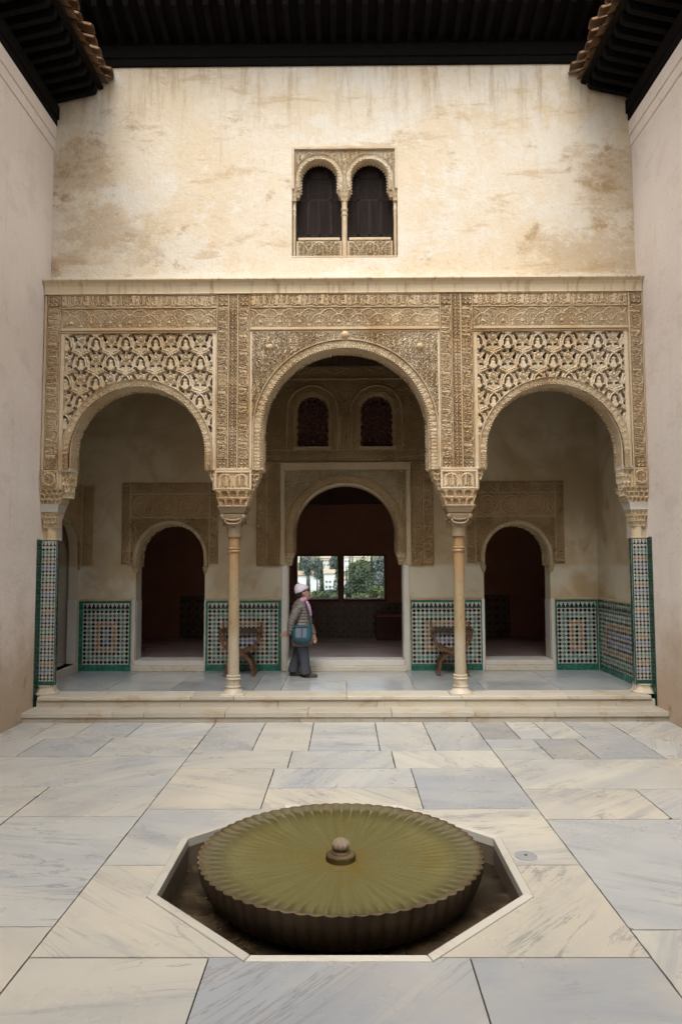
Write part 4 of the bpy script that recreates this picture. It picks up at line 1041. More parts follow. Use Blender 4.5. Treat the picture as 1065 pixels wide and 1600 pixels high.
# end supports: tile-clad pier, engaged colonnette, muqarnas
BLK = (0.008, 0.008, 0.009, 1); WHT = (0.40, 0.40, 0.35, 1); GRN = (0.014, 0.115, 0.080, 1); TEAL = (0.04, 0.15, 0.12, 1); AMB = (0.21, 0.095, 0.028, 1); BLU = (0.075, 0.09, 0.24, 1)
def tile_quad(mb, Mf, pts, d, col):
    n = len(pts); P = [Mf(u, v, d) for u, v in pts]; Q = [Mf(u, v, 0) for u, v in pts]
    mb.add(P+Q, [tuple(range(n))]+[(i, i+n, (i+1) % n+n, (i+1) % n) for i in range(n)], 0, col)
def var(c, k=0.18):
    f = 1+random.uniform(-k, k); return (c[0]*f, c[1]*f, c[2]*f, 1)
def diamond_panel(parent, Mf, w, h, cols, bl=0.05, br=0.05, bb=0.11, bt=0.035):
    mb = MB()
    tile_quad(mb, Mf, [(0, 0), (w, 0), (w, h), (0, h)], 0.004, WHT)
    for u0, u1, v0, v1 in ((0, bl, bb, h), (w-br, w, bb, h), (0, w, 0, bb)):
        a, b_, c_, d_ = u0, u1, v0, v1
        L = 0.15; n = max(1, round(max(b_-a, d_-c_)/L))
        for i in range(n):
            if (b_-a) > (d_-c_): p0, p1, q0, q1 = a+(b_-a)*i/n, a+(b_-a)*(i+1)/n, c_, d_
            else: p0, p1, q0, q1 = a, b_, c_+(d_-c_)*i/n, c_+(d_-c_)*(i+1)/n
            tile_quad(mb, Mf, [(p0+.001, q0+.001), (p1-.001, q0+.001), (p1-.001, q1-.001), (p0+.001, q1-.001)], 0.008+random.uniform(0, .0015), var(GRN))
    top = h-bt; mh = 0.085
    tile_quad(mb, Mf, [(bl, top), (w-br, top), (w-br, h), (bl, h)], 0.0075, var(GRN))
    tile_quad(mb, Mf, [(bl, top-mh-0.02), (w-br, top-mh-0.02), (w-br, top-mh), (bl, top-mh)], 0.0075, var(GRN))
    iw = w-bl-br; p = iw/cols; rows = 13; y0 = bb+0.004; y1 = top-mh-0.022; q = (y1-y0)/rows
    for i in range(cols):
        c = bl+(i+.5)*p; z = top-mh
        tile_quad(mb, Mf, [(c-p*.42, z), (c+p*.42, z), (c+p*.40, z+.028), (c+p*.24, z+.030), (c+p*.22, z+.054), (c+p*.12, z+.056), (c+p*.05, z+.08), (c-p*.05, z+.08), (c-p*.12, z+.056), (c-p*.22, z+.054), (c-p*.24, z+.030), (c-p*.40, z+.028)], 0.0068, BLK)
        for j in range(rows):
            r = min(i, cols-1-i, j, rows-1-j)
            col = (BLK, TEAL, BLK, AMB, BLK, BLU, BLK, BLK)[min(r, 7)]
            u, v = bl+(i+.5)*p, y0+(j+.5)*q
            tile_quad(mb, Mf, [(u, v-q*.47), (u+p*.47, v), (u, v+q*.47), (u-p*.47, v)], 0.0066+random.uniform(0, .0012), var(col))
            for du in ((0.5,) if i < cols-1 else ()):
                if j < rows-1: tile_quad(mb, Mf, [(u+p*.5, v+q*.06), (u+p*.94, v+q*.5), (u+p*.5, v+q*.94), (u+p*.06, v+q*.5)], 0.0055+random.uniform(0, .001), var(WHT, 0.13))
    o = mb.build('tile_panel', 'glazed_tile', parent, color=True); o['kind'] = 'stuff'
    return o
def cross_panel(parent, Mf, w, h, p=0.052):
    mb = MB(); tile_quad(mb, Mf, [(0, 0), (w, 0), (w, h), (0, h)], 0.003, WHT)
    if w < 0.1:
        tile_quad(mb, Mf, [(0.001, 0.001), (w-.001, 0.001), (w-.001, h-.001), (0.001, h-.001)], 0.006, var((0.012, 0.05, 0.04, 1))); o = mb.build('tile_edging', 'glazed_tile', parent, color=True); return o
    for u0, u1, v0, v1 in ((0, w, 0, 0.055), (0, w, h-0.012, h), (0, 0.018, .055, h-.012), (w-0.012, w, .055, h-.012)): tile_quad(mb, Mf, [(u0, v0), (u1, v0), (u1, v1), (u0, v1)], 0.006, var((0.012, 0.07, 0.055, 1)))
    n = max(2, round((w-.03)/p)); pp = (w-.03)/n; top = h-0.012
    for i in range(n):
        c = 0.018+(i+.5)*pp; tile_quad(mb, Mf, [(c-pp*.46, top-.075), (c+pp*.46, top-.075), (c+pp*.10, top-.045), (c+pp*.06, top-.004), (c-pp*.06, top-.004), (c-pp*.10, top-.045)], 0.006, BLK)
    rows = int((top-.085-.06)/p); seq = (BLK, BLK, BLU, BLK, AMB, BLK, TEAL)
    for j in range(rows):
        for i in range(n):
            u = 0.018+(i+.5)*pp; v = .06+(j+.5)*p; a = p*.43; b = p*.135
            tile_quad(mb, Mf, [(u-b, v-a), (u+b, v-a), (u+b, v-b), (u+a*.9, v-b), (u+a*.9, v+b), (u+b, v+b), (u+b, v+a), (u-b, v+a), (u-b, v+b), (u-a*.9, v+b), (u-a*.9, v-b), (u-b, v-b)], 0.0055, var(seq[j % 7]))
    o = mb.build('tile_cladding', 'glazed_tile', parent, color=True); o['kind'] = 'stuff'
    return o
def end_support(s, xw):
    xi = xw-s*0.235                       # inner face of the clad pier
    a, b = min(xw, xi), max(xw, xi); yf, yb = 9.875, 9.935
    pr = B('clad_pier', 'stucco_light', ar, a, b, yf, yb, 0.41, 2.45)
    cross_panel(pr, lambda u, v, d: (a+u, yf-d, 0.41+v), b-a, 2.04)
    if s < 0: cross_panel(pr, lambda u, v, d: (b+d, yf+u, 0.41+v), yb-yf, 2.04)
    else: cross_panel(pr, lambda u, v, d: (a-d, yb-u, 0.41+v), yb-yf, 2.04)
    cx = (a+b)/2; cy = 9.965
    # moulded half-round base on a plinth
    secs = [[(cx+s*0.02+r*1.0*math.cos(t)*1.0, cy+r*math.sin(t), z) for t in [2*PI*(k+.5)/8 for k in range(8)]] for r, z in ((0.175, 0.283), (0.175, 0.300), (0.155, 0.312), (0.142, 0.335), (0.130, 0.36), (0.128, 0.385), (0.138, 0.395), (0.138, 0.410))]
    MB().loft(secs).build('pier_base', 'base_marble', pr)
    MB().box(a, b, yf+.02, yb+.02, ZP, .41).build('pier_foot', 'jamb_marble', pr)
    # engaged colonnette stub, small capital, abacus
    MB().lathe([(0.085, 2.45), (0.085, 2.47), (0.078, 2.475), (0.078, 2.63)], cx, 9.955, 10).build('colonnette', 'stucco_light', pr)
    B('pilaster', 'stucco_light', ar, min(xw, cx), max(xw, cx), 9.93, 10.02, 2.45, 3.2)
    muqarnas('colonnette_capital', ar, 'stucco_ring', cx, 9.955, 2.62, 2.845, 0.082, 0.08, 0.125, 0.12, 3, 0.06, 0.018, res=0.008)
    muqarnas('abacus', ar, 'jamb_marble', cx-s*.005, 9.955, 2.85, 2.955, 0.118, 0.12, 0.150, 0.15, 1, 0.6, 0.0, res=0.02)
    muqarnas('muqarnas', ar, 'stucco_ring', cx-s*0.02, 9.95, 2.957, 3.17, 0.140, 0.14, 0.205, 0.18, 3, 0.085, 0.03, res=0.008)
    x0, x1 = (-4.325, -4.075) if s < 0 else (4.06, 4.262)
    B('carved_block', 'stucco', ar, x0, x1, YF+0.012, YR-.01, 3.172, 3.445)
    panel('carved_panel', ar, 'stucco', x0+.02, x1-.02, 3.20, 3.42, YF+0.010, 0.026, lambda u, v: np.maximum(scroll(u, v, 0.055, 8), 1-sm(0.008, 0.018, np.abs(np.hypot(u-(x1-x0-.04)/2, v-.11)-.085))), 0.0065)
    # bracket reaching out under the arch
    xb_ = s*AX+s*AR_I
    muqarnas('bracket', ar, 'stucco_light', s*4.02-s*.0, 9.925, 3.05, 3.43, 0.075, 0.10, 0.125, 0.125, 4, 0.07, 0.026, res=0.008)
    MB().box(min(xb_-s*.015, s*4.06), max(xb_-s*.015, s*4.06), YF+.012, YR, ZI-0.02, ZI+0.03).build('impost', 'jamb_marble', ar, bevel=0.006)
end_support(-1, XL); end_support(1, XR)

# ================================================================== rear wall of the portico
bw = thing('portico_rear_wall', 'plaster rear wall of the portico with three carved doorways and tile dados', 'wall', (0, YB, ZP))
YBB = YB+0.32
DL, DRt = -3.005, 2.915          # axes of the side doors
OPEN = [(DL-0.59, DL+0.59, ZP, 2.20, 0.585), (-1.005, 0.985, ZP, 2.56, 0.885), (DRt-0.565, DRt+0.565, ZP, 2.18, 0.56),
        (-0.865, -0.276, 4.107, 4.74, 0.294), (0.243, 0.843, 4.107, 4.735, 0.299)]
holed_wall('plaster', bw, 'portico_plaster', -4.95, 4.6, ZP-0.05, 6.2, YB, YBB, OPEN, 28)
# side doorways: carved frames
for dc_, r in ((DL, 0.585), (DRt, 0.56)):
    x0, x1 = dc_-0.845, dc_+0.815
    xa, xb = x0+0.155, x1-0.155
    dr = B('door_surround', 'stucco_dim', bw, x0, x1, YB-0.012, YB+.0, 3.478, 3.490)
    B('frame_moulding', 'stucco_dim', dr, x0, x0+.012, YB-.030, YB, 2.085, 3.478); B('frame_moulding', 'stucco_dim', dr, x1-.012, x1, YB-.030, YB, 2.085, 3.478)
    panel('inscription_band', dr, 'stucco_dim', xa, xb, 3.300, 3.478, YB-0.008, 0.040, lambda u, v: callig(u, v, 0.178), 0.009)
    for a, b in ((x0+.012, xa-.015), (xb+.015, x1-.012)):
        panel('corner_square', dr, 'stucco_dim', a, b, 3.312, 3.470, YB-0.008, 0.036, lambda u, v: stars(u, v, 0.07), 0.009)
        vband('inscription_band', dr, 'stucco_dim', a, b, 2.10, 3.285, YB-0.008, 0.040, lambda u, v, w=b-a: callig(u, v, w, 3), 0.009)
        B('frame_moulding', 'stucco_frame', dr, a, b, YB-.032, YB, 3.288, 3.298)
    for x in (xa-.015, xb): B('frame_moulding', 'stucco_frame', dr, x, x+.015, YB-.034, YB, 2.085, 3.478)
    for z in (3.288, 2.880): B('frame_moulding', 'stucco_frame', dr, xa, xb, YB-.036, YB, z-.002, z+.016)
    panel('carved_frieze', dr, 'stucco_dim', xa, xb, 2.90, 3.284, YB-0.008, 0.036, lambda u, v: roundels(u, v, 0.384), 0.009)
    panel('carved_spandrel', dr, 'stucco_dim', xa, xb, 2.12, 2.878, YB-0.008, 0.045, lambda u, v: scroll(u, v, 0.085, 51), 0.009,
          lambda U, V, c=dc_, r=r: (np.hypot(U-c, V-2.20) > r+0.045) & ((V > 2.2) | (np.abs(U-c) > r+0.045)))
    f = arc_map(dc_, 2.20, 2.06)
    arch_ring(dr, dc_, 2.20, r-0.012, r+0.062, 2.04, YB-0.045, YBB, ['stucco_frame'], teeth=44, res=0.014, lip=0.03, name='door_arch')
    for s in (-1, 1): muqarnas('door_corbel', dr, 'stucco_frame', dc_+s*(r+0.012), YB+0.06, 1.93, 2.045, 0.018, 0.07, 0.05, 0.10, 2, 0.05, 0.012, res=0.012)
    for s in (-1, 1):
        x = dc_+s*(r+0.005)
        B('jamb', 'jamb_marble', dr, min(x, x+s*0.052), max(x, x+s*0.052), YB-0.02, YB+0.02, ZP, 1.48, 0.004)
        B('jamb', 'jamb_marble', dr, min(x-s*.012, x+s*.03), max(x-s*.012, x+s*.03), YB+0.021, YBB, ZP, 1.46, 0.004)
    B('threshold', 'step_marble', dr, dc_-r-0.02, dc_+r+0.02, YB-0.07, YB+0.06, ZP, 0.375, 0.006)
    B('threshold', 'jamb_marble', dr, dc_-r-0.01, dc_+r+0.01, YB-0.04, YBB+.1, 0.377, 0.452, 0.006)
# middle doorway
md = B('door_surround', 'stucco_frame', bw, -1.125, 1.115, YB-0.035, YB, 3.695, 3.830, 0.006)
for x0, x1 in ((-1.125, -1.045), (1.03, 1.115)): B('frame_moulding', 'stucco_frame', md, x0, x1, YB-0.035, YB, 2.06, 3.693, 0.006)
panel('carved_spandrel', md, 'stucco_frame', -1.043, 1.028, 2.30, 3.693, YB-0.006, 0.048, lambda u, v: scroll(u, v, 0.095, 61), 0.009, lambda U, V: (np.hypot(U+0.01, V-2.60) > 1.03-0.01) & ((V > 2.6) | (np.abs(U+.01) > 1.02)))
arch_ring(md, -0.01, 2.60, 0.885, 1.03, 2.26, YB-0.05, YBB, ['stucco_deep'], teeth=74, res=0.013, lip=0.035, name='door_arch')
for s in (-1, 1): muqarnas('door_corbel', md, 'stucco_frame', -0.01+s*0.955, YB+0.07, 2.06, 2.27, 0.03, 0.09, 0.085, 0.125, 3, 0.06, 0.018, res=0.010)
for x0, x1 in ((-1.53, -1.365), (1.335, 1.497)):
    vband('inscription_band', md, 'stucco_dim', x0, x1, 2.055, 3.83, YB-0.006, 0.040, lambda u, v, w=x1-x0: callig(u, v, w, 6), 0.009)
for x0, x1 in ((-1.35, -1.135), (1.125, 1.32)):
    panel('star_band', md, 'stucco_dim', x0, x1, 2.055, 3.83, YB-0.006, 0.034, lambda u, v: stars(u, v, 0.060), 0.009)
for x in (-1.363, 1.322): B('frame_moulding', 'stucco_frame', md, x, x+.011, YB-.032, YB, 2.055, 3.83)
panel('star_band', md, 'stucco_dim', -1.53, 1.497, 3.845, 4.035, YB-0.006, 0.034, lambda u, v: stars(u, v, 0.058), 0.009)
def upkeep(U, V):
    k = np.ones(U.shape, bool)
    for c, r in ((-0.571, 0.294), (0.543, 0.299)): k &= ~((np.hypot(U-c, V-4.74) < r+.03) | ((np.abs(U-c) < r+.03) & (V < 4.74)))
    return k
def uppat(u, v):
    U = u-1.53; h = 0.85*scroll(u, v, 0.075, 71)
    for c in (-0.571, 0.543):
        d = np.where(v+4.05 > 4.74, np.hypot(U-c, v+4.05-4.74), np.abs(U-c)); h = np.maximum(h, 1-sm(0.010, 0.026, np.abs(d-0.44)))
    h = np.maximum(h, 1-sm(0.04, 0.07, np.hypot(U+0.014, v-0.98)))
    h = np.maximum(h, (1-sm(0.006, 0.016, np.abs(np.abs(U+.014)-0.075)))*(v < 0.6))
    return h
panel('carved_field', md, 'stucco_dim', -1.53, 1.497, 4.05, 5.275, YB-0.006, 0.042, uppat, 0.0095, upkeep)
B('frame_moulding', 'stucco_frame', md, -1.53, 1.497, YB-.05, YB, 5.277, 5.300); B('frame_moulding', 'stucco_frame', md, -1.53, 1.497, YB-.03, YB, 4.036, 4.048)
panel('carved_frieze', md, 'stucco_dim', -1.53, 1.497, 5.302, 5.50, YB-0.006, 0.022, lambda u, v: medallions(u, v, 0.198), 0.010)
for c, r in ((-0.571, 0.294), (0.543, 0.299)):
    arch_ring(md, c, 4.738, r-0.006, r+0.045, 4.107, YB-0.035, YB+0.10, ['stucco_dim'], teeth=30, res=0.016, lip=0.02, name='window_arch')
    # star lattice in dark wood
    def pat(U, V, c=c):
        a = U-c; b = V-4.5; h = np.zeros(U.shape)
        for k in range(5):
            t = PI*k/5; d = np.abs(np.sin(PI*(a*np.cos(t)+b*np.sin(t)+0.024)/0.096)); h = np.maximum(h, 1-sm(0.22, 0.26, d))
        return h
    sheet('star_lattice', md, 'lattice_red', c-r, c+r, 4.107, 4.738+r, 0.008, lambda U, V, H: (U, YB+0.13-0.01*H, V), pat, lambda U, V, c=c, r=r: (V < 4.738) | (np.hypot(U-c, V-4.738) < r), False, keeph=0.4)
    B('sill', 'stucco_frame', md, c-r, c+r, YB-0.03, YB+.15, 4.085, 4.106)
for x, s in ((-1.005, -1), (0.985, 1)):
    B('jamb', 'jamb_marble', md, min(x+s*.003, x+s*0.09), max(x+s*.003, x+s*0.09), YB-0.022, YB+0.02, ZP, 2.055, 0.004)
    B('jamb', 'jamb_marble', md, min(x-s*.012, x+s*.03), max(x-s*.012, x+s*.03), YB+0.021, YBB, ZP, 2.06, 0.004)
B('threshold', 'step_marble', md, -1.04, 1.02, YB-0.09, YB+0.04, ZP, 0.362, 0.006)
B('threshold', 'jamb_marble', md, -1.0, 0.98, YB-0.06, YBB+.05, 0.364, 0.452, 0.006)
# tile dados
for x0, x1, n, bl, br in ((-4.555, -3.665, 11, 0.07, 0.03), (-2.395, -1.105, 16, 0.04, 0.055), (1.095, 2.305, 16, 0.022, 0.022), (3.545, 4.262, 9, 0.03, 0.03)):
    dd = B('dado', 'stucco_frame', bw, x0, x1, YB-0.03, YB, 1.462, 1.500, 0.008)
    diamond_panel(dd, lambda u, v, d, x0=x0: (x0+u, YB-0.012-d, ZP+v), x1-x0, 1.18, n, bl, br)
# carved strip returning from the side doorway
vband('carved_strip', bw, 'stucco_dim', -4.52, -4.34, 2.07, 3.42, YB-0.006, 0.024, lambda u, v: callig(u, v, 0.18, 9), 0.009)
B('carved_strip_moulding', 'stucco_frame', bw, -4.56, -4.33, YB-.03, YB, 3.424, 3.45)

# side walls of the portico
lw = thing('portico_side_wall', 'left end wall of the portico with a narrow arched doorway', 'wall', (-4.58, 11, ZP), 'end walls of the portico')
o = holed_wall('plaster', lw, 'portico_plaster', 9.9, YB, ZP-0.05, 6.2, 0.0, 0.14, [(10.80, 11.84, 0.42, 2.30, 0.52)], 24)
def swap_xy(o, xface, sgn):
    n = len(o.data.vertices); a = np.empty(n*3, dtype=np.float32); o.data.vertices.foreach_get('co', a); a = a.reshape(-1, 3)
    off = np.array(org(o.parent), dtype=np.float32); a = a+off
    b = np.stack([xface+sgn*a[:, 1], a[:, 0], a[:, 2]], -1)-off
    o.data.vertices.foreach_set('co', b.ravel().astype(np.float32)); o.data.flip_normals(); o.data.update()
swap_xy(o, -4.58, -1)
o = sheet('carved_surround', lw, 'stucco_dim', 10.55, 11.92, 2.0, 3.46, 0.0095, lambda U, V, H: (-4.575+0.026*H, U, V), lambda U, V: np.maximum(scroll(U, V, 0.09, 81), 1-sm(.01, .02, np.abs(V-2.95)))*wear(U, V), lambda U, V: (np.hypot(U-11.32, V-2.30) > 0.53) & ((V > 2.3) | (np.abs(U-11.32) > 0.53)))
B('jamb', 'jamb_marble', lw, -4.715, -4.572, 11.80, 11.86, 0.42, 1.48, 0.004)
B('threshold', 'step_marble', lw, -4.9, -4.545, 10.7, 11.90, ZP-.01, 0.42, 0.006)
B('passage_wall', 'dark_plaster', lw, -6.2, -6.1, 9.9, 12.2, 0.2, 4.0); B('passage_wall', 'dark_plaster', lw, -6.1, -4.73, 12.0, 12.1, 0.2, 4.0); B('passage_wall', 'dark_plaster', lw, -6.1, -4.73, 9.9, 10.0, 0.2, 4.0); B('passage_ceiling', 'dark_plaster', lw, -6.2, -4.725, 9.9, 12.1, 4.0, 4.1); B('passage_floor', 'room_floor', lw, -6.1, -4.73, 10.0, 12.0, 0.3, 0.40)
rw = thing('portico_side_wall', 'right end wall of the portico, mottled plaster over a tile dado', 'wall', (4.30, 11, ZP), 'end walls of the portico')
B('plaster', 'portico_plaster', rw, 4.295, 4.6, 9.9, YB, ZP-.05, 6.2)
diamond_panel(rw, lambda u, v, d: (4.283-d, YB-0.016-u, ZP+v), 1.72, 1.18, 22, 0.04, 0.03)
B('dado_moulding', 'stucco_frame', rw, 4.265, 4.295, 10.2, YB-0.03, 1.462, 1.500, 0.008)
# ceiling of the portico
pc = thing('portico_ceiling', 'dark timber ceiling inside the portico', 'ceiling', (0, 11, 5.75))
B('ceiling_panel', 'ceiling_wood', pc, -4.9, 4.6, YR-.05, YBB, 5.86, 5.92)
x = -4.4
while x < 4.3:
    B('ceiling_beam', 'ceiling_wood', pc, x, x+0.11, YR, YB, 5.72, 5.86); x += 0.33
B('wall_plate', 'ceiling_wood', pc, -4.58, 4.30, YB-0.06, YB, 5.52, 5.72)

# ================================================================== room behind the portico
rm = thing('inner_room', 'dim room seen through the doorways with two windows at its far side', 'room', (0, 14, 0.42))
RY = 15.55
ZR = 0.43
fl = B('room_floor', 'room_floor', rm, -4.9, 4.6, YBB-.28, RY+.5, 0.2, ZR-0.012)
y = YBB+0.02
i = 0
while y < RY:
    x = -4.6+0.15*(i % 3)
    while x < 4.5:
        w = random.uniform(0.55, 0.95)
        if abs(x) < 2.2 or 2.2 < abs(x+w/2) < 4: 
            B('floor_board', 'room_floor', fl, x+.002, min(x+w, 4.55)-.002, y+.002, y+.206, ZR-.02, ZR+random.uniform(-.0015, .0015))
        x += w
    y += 0.21; i += 1
holed_wall('far_wall', rm, 'dark_plaster', -4.9, 4.6, 0.2, 5.9, RY, RY+0.5, [(-2.85, -2.05, 1.27, 2.9, None), (-1.109, -0.18, 1.270, 2.229, None), (-0.047, 0.863, 1.268, 2.227, None), (1.95, 2.75, 1.27, 2.9, None)])  # the two outer openings are added out of sight to light the room
B('side_wall', 'dark_plaster', rm, -4.9, -4.6, YBB, RY, 0.2, 5.9); B('side_wall', 'dark_plaster', rm, 4.5, 4.8, YBB, RY, 0.2, 5.9)
B('room_ceiling', 'room_wood', rm, -4.9, 4.8, YBB, RY+.5, 5.6, 5.7)
for a, b in ((-4.6, 4.5),):
    B('painted_frieze', 'room_wood', rm, a, b, RY-0.06, RY, 3.44, 3.85); B('frieze_moulding', 'room_wood', rm, a, b, RY-0.10, RY, 3.38, 3.438)
for x0, x1 in ((-1.109, -0.18), (-0.047, 0.863)):
    fr = B('window_frame', 'room_wood', rm, x0, x1, RY+.02, RY+.08, 1.270, 1.272)
    for a, b, c_, d_ in ((x0-.03, x0, 1.22, 2.26), (x1, x1+.03, 1.22, 2.26), (x0, x1, 2.23, 2.26), (x0, x1, 1.22, 1.268)): B('rail', 'room_wood', fr, a, b, RY-0.03, RY+0.10, c_, d_)
    MB().box(x0, x1, RY+.30, RY+.306, 1.27, 2.228).build('pane', 'window_glass', fr)
def small_tiles(parent, Mf, w, h, p):
    mb = MB(); nx, ny = int(w/p), int(h/p)
    for i in range(nx):
        for j in range(ny):
            c = ((0.035, 0.022, 0.018, 1), (0.10, 0.062, 0.04, 1), (0.035, 0.035, 0.028, 1), (0.09, 0.045, 0.028, 1))[(i+2*j) % 4 if (i+j) % 2 else 1]
            tile_quad(mb, Mf, [(i*p+.002, j*p+.002), ((i+1)*p-.002, j*p+.002), ((i+1)*p-.002, (j+1)*p-.002), (i*p+.002, (j+1)*p-.002)], 0.005, var(c))
    o = mb.build('tile_panel', 'glazed_tile', parent, color=True); o['kind'] = 'stuff'
for x0, x1 in ((-1.63, 1.63), (-3.7, -2.2), (2.1, 3.7)): small_tiles(rm, lambda u, v, d, x0=x0: (x0+u, RY-0.004-d, ZR+v), x1-x0, 0.80 if x0 > -1.7 and x0 < 0 else 1.0, 0.085)
wb = B('window_bench', 'lattice_red', rm, 0.65, 1.63, RY-0.55, RY-.01, ZR, 0.93); B('bench_slab', 'dark_plaster', wb, 0.62, 1.63, RY-0.58, RY-.01, 0.932, 0.952, 0.005)

# ================================================================== eaves
def eave_local(name, label, length, n, ox, oy, oz, ux, uy, nx, ny, wall_thk=0.06, tiles=True):
    """u along the wall, n away from it; oz = underside of the wall beam"""
    e = thing(name, label, 'eaves', (ox, oy, oz), 'timber eaves round the courtyard')
    def W(u, d, z): return (ox+ux*u+nx*d, oy+uy*u+ny*d, oz+z)
    def solid(name, mat, parent, pts, u0, u1, bev=0.0):
        MB().loft([[W(u0, d, z) for d, z in pts], [W(u1, d, z) for d, z in pts]]).build(name, mat, parent, bevel=bev)
    solid('wall_beam', 'eave_wood', e, [(-0.1, 0), (0.045, 0), (0.045, 0.10), (0.075, 0.11), (0.075, 0.30), (-0.1, 0.30)], 0, length, 0.004)
    solid('soffit_panel', 'eave_board', e, [(-0.1, 0.42), (0.60, 0.585), (0.70, 0.61), (0.70, 0.63), (-0.1, 0.44)], 0, length)
    solid('filler_board', 'eave_board', e, [(-0.08, 0.295), (0.012, 0.295), (0.012, 0.45), (-0.08, 0.44)], 0, length)
    step = length/n
    for i in range(n):
        u = (i+0.5)*step
        solid('rafter', 'eave_wood', e, [(-0.1, 0.30), (0.02, 0.302), (0.10, 0.325), (0.58, 0.435), (0.635, 0.455), (0.655, 0.50), (0.650, 0.58), (-0.1, 0.41)], u-0.042, u+0.042, 0.006)
    solid('fascia_board', 'eave_wood', e, [(0.655, 0.565), (0.725, 0.585), (0.725, 0.625), (0.655, 0.61)], 0, length, 0.004)
    if tiles:
        k = 0; u = 0.0; tw_ = 0.21
        while u < length+0.02:
            jit = random.uniform(-0.045, 0.045); jz = random.uniform(-0.008, 0.008); rot = random.uniform(-0.05, 0.05)
            for lay in (0, 1):
                mb = MB(); secs_o = []; secs_i = []
                r0 = 0.085 if lay else 0.095
                for t in (0.0, 1.0):
                    d = 0.86+(jit if lay else -jit*0.6)+(0.03 if lay else -0.06)-t*0.42; z = 0.625+(0.075 if lay else 0.035)+jz+t*0.13
                    r = r0*(1-0.12*t); ringo = []
                    for q in range(9):
                        a = PI*q/8; s_ = math.sin(a)*(1 if lay else -0.6)
                        ringo.append((u+(tw_/2 if lay else 0)+rot*t*0.3-r*math.cos(a), d, z+r*s_*0.85+(0.0 if lay else .03)))
                    for q in range(8, -1, -1):
                        a = PI*q/8; s_ = math.sin(a)*(1 if lay else -0.6); rr = r-0.015
                        ringo.append((u+(tw_/2 if lay else 0)+rot*t*0.3-rr*math.cos(a), d, z+rr*s_*0.85+(0.0 if lay else .03)-(0 if lay else -.0)))
                    secs_o.append([W(*p) for p in ringo])
                mb.loft(secs_o); mb.build('roof_tile', 'clay_tile', e)
            u += tw_
    solid('roof_slope', 'clay_tile', e, [(0.70, 0.64), (-2.5, 1.75), (-2.5, 1.65), (-0.1, 0.47)], 0, length)
    return e
eave_local('roof_eave', 'dark timber roof overhang across the top of the cream facade', XR-XL, 38, XL, YW, 9.572, 1, 0, 0, -1)
eave_local('roof_eave', 'dark rafter eaves edged with clay tiles over the left wall', 7.0, 34, XL, 2.98, 8.655, 0, 1, 1, 0)
eave_local('roof_eave', 'dark rafter eaves edged with clay tiles over the right wall', 7.0, 34, XR, 2.98, 8.675, 0, 1, -1, 0)

# ================================================================== folding armchairs
def make_chair(label, loc, rz):
    c = thing('folding_armchair', label, 'chair', (0, 0, 0), 'curved folding armchairs in the portico')
    def ribbon(pts, w, t, y):
        """flat curved rail in the XZ plane"""
        P = smooth_pts(pts, 5); secs = []
        for i, p in enumerate(P):
            a = P[max(i-1, 0)]; b = P[min(i+1, len(P)-1)]; d = Vector((b[0]-a[0], 0, b[1]-a[1])).normalized(); n = Vector((-d.z, 0, d.x))
            ww = w*(1+0.25*math.sin(PI*i/(len(P)-1))); q = Vector((p[0], y, p[1]))
            secs.append([q-n*ww-Vector((0, t, 0)), q+n*ww-Vector((0, t, 0)), q+n*ww+Vector((0, t, 0)), q-n*ww+Vector((0, t, 0))])
        return MB().loft(secs)
    S_ = [(-.315, .70), (-.30, .60), (-.235, .48), (-.12, .405), (0, .36), (.10, .31), (.18, .22), (.205, .12), (.235, .0)]
    for y, o in ((-.20, 0.0), (.20, 0.0)):
        ribbon(S_, .021, .014, y-.015).build('leg', 'chair_wood', c, bevel=.004)
        ribbon([(-a, b) for a, b in S_], .021, .014, y+.016).build('leg', 'chair_wood', c, bevel=.004)
        mb = MB(); mb.lathe([(.001, -.045), (.03, -.04), (.03, .04), (.001, .045)], 0, 0, 14, cap=False); mb.v = [(a, y+d, .36+b) for a, b, d in mb.v]; mb.build('pivot_boss', 'chair_wood', c, auto=True)
    for s in (-1, 1):
        MB().tube([(s*.31, -.27, .735), (s*.325, -.22, .722), (s*.325, 0, .715), (s*.32, .2, .725)], [.03, .026, .024, .024], 10, flat=.8).build('arm', 'chair_wood', c, smooth=True)
        MB().box(s*.235-.028, s*.235+.028, -.26, .25, 0, .045).build('foot_rail', 'chair_wood', c, bevel=.008)
        MB().tube([(s*.315, .2, .70), (s*.318, .235, .83)], .018, 8).build('back_post', 'chair_wood', c, smooth=True)
    MB().loft([[(x, .235+.03*(1-(x/.32)**2), z-.0) for x, z in ((-.32, z0), (-.16, z0-.012), (0, z0-.02), (.16, z0-.012), (.32, z0))]+[(x, .225+.03*(1-(x/.32)**2), z) for x, z in ((.32, z0), (.16, z0-.012), (0, z0-.02), (-.16, z0-.012), (-.32, z0))] for z0 in (.655, .735)]).build('back_band', 'leather', c)
    secs = []
    for y in (-.20, -.1, 0, .1, .2):
        up_ = [(x, y, .46-.10*(1-(x/.24)**2)) for x in (-.24, -.16, -.08, 0, .08, .16, .24)]
        secs.append(up_+[(x, y, z-.012) for x, y, z in reversed(up_)])
    MB().loft(secs).build('sling_seat', 'leather', c, smooth=False)
    c.location = loc; c.rotation_euler.z = rz
    return c
make_chair('dark wooden folding armchair behind the left marble column', (-1.74, 11.58, ZP), 0.04)
make_chair('dark wooden folding armchair behind the right marble column', (1.73, 11.60, ZP), -0.06)

